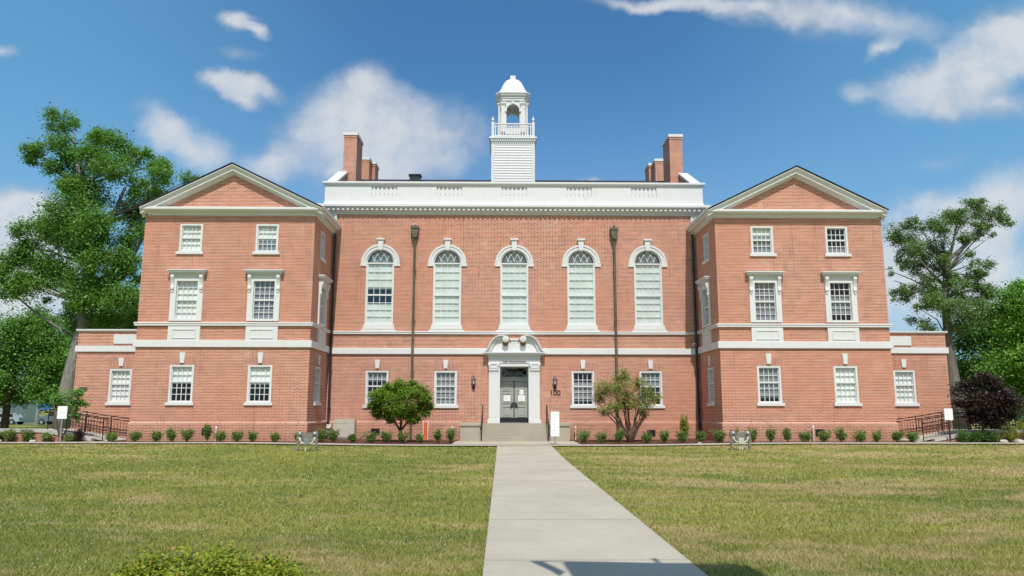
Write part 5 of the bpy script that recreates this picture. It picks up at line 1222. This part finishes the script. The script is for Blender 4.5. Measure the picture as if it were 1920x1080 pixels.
# ------------------------------------------------------------------ far left street
def vehicle(name, lab, cat, x, y, prof, cabin, mat, L_, wheels, seed):
    t = thing(name, lab, cat, (x, y, gz(x, y)), 0)
    W_ = .9
    mb = MB(); mb.prism(prof, -W_, W_); mb.build('body', mat, t)
    mb = MB(); mb.prism(cabin, -W_ + .1, W_ - .1); mb.build('cabin', mat, t)
    mb = MB(); c = cabin; cx_ = sum(p[0] for p in c) / len(c); cz = sum(p[1] for p in c) / len(c)
    for s in (.0,): 
        a, b = min(p[0] for p in c) + .35, max(p[0] for p in c) - .3; m_ = (a + b) / 2; z0, z1 = min(p[1] for p in c) + .06, max(p[1] for p in c) - .08
        mb.prism([(a - .1, z0), (m_ - .04, z0), (m_ - .04, z1), (a + .2, z1)], -W_ + .09, -W_ + .099); mb.prism([(m_ + .04, z0), (b, z0), (b - .1, z1), (m_ + .04, z1)], -W_ + .09, -W_ + .099)
    mb.build('windows', 'black', t)
    for wx in wheels:
        for sy in (-1, 1):
            mb = MB(); mb.tube([(wx, sy * (W_ - .2), .36), (wx, sy * (W_ + .02), .36)], .37, 18); o = mb.build('wheel', 'rubber', t)
            mb = MB(); mb.tube([(wx, sy * (W_ + .021), .36), (wx, sy * (W_ + .04), .36)], .2, 12); mb.build('hub_cap', 'grey', o)
vehicle('pickup_truck', 'grey pickup truck parked in the street at the far left', 'truck', -54.9, 58, [(-2.7, .45), (2.7, .45), (2.75, 1.0), (.9, 1.08), (-2.1, 1.05), (-2.7, .9)], [(-1.4, 1.02), (1.0, 1.02), (.75, 1.72), (-.5, 1.74)], 'truck', 5.4, (-1.75, 1.7), 1)
vehicle('parked_car', 'pale car parked behind the short dark trunk at the far left', 'car', -61.6, 58, [(-2.2, .4), (2.2, .4), (2.2, .9), (-2.0, .9), (-2.25, .7)], [(-1.2, .88), (1.7, .88), (1.2, 1.4), (-.5, 1.42)], 'redcar', 4.4, (-1.4, 1.35), 2)
t = thing('utility_pole', 'pale grey utility pole behind the dark trunk at the far left', 'pole', (-47.0, 40, -.3)); mb = MB(); mb.tube([(0, 0, 0), (0, 0, 8.5)], [.18, .12], 12); mb.build('shaft', 'grey', t)
mb = MB(); mb.box(-1, 1, -.06, .06, 7.9, 8.0); mb.build('cross_arm', 'wood', t)
t = thing('white_house', 'white building with pale gable roof glimpsed beyond the pickup truck', 'building', (-61, 76, -.5))
mb = MB(); mb.box(-3.5, 5, 0, 8, 0, 3.0); mb.build('wall', 'teal', t); mb = MB(); mb.prism([(-4, 3.0), (5.5, 3.0), (.75, 5.4)], -.4, 8.4); mb.build('roof', 'paper', t)
mb = MB(); mb.box(-2.5, -1.2, -.05, -.001, 1.0, 2.2); mb.build('window', 'black', t)
t = thing('teal_house', 'pale teal sided house at the far left frame edge', 'building', (-72, 68, -.5))
mb = MB(); mb.box(-6, 3.5, 0, 8, 0, 3.4); mb.build('wall', 'teal', t); mb = MB(); mb.prism([(-6.5, 3.4), (4, 3.4), (-1.2, 5.8)], -.4, 8.4); mb.build('roof', 'shingle', t)
mb = MB(); mb.box(1.6, 2.3, -.05, -.001, .8, 2.6); mb.build('window', 'black', t); mb = MB(); mb.box(-.8, 0, -.05, -.001, .8, 2.6); mb.build('window', 'black', t)
t = thing('street_sign', 'small blue and white sign board above the pickup truck', 'sign', (-58.6, 60.5, -.5)); mb = MB(); mb.box(-.9, .9, -.03, .03, 1.9, 2.9); mb.build('panel', 'blue', t)
mb = MB(); mb.box(-.9, .9, -.05, -.031, 2.91, 3.2); mb.build('header', 'paper', t); mb = MB(); mb.tube([(0, .08, 0), (0, .08, 2.9)], .05, 8); mb.build('post', 'grey', t)

# overhead banner added out of view to throw the shade at the bottom of the walk
t = thing('light_blocker', 'dark cloth banner added out of view to shade the front of the walk', 'blocker', (1.3, -38.6, 0))
mb = MB(); mb.tube([(0, 0, 0), (0, 0, 6.3)], .06, 10); mb.build('pole', 'dark', t)
mb = MB(); mb.tube([(0, 0, 6.25), (0, 5.6, 6.22)], .03, 8); mb.build('arm', 'dark', t)
mb = MB(lambda a, o, z: (a, 5.55 - o, z)); mb.prism([(-1.02, 4.9), (-1.02, 5.95), (-.97, 6.08), (-.5, 6.02), (0, 5.93), (.35, 5.92), (.36, 6.02), (.8, 6.03), (.92, 5.9), (.95, 4.9)], 0, .02); mb.build('cloth', 'cloth', t)
mb = MB(lambda a, o, z: (a, 5.55 - o, z)); mb.prism([(-1.36, 6.12), (-1.24, 6.12), (-.97, 6.09), (-.97, 6.07), (-1.22, 6.08), (-1.06, 5.3), (-1.14, 5.0), (-1.2, 5.4)], 0, .02); mb.build('strap', 'cloth', t)
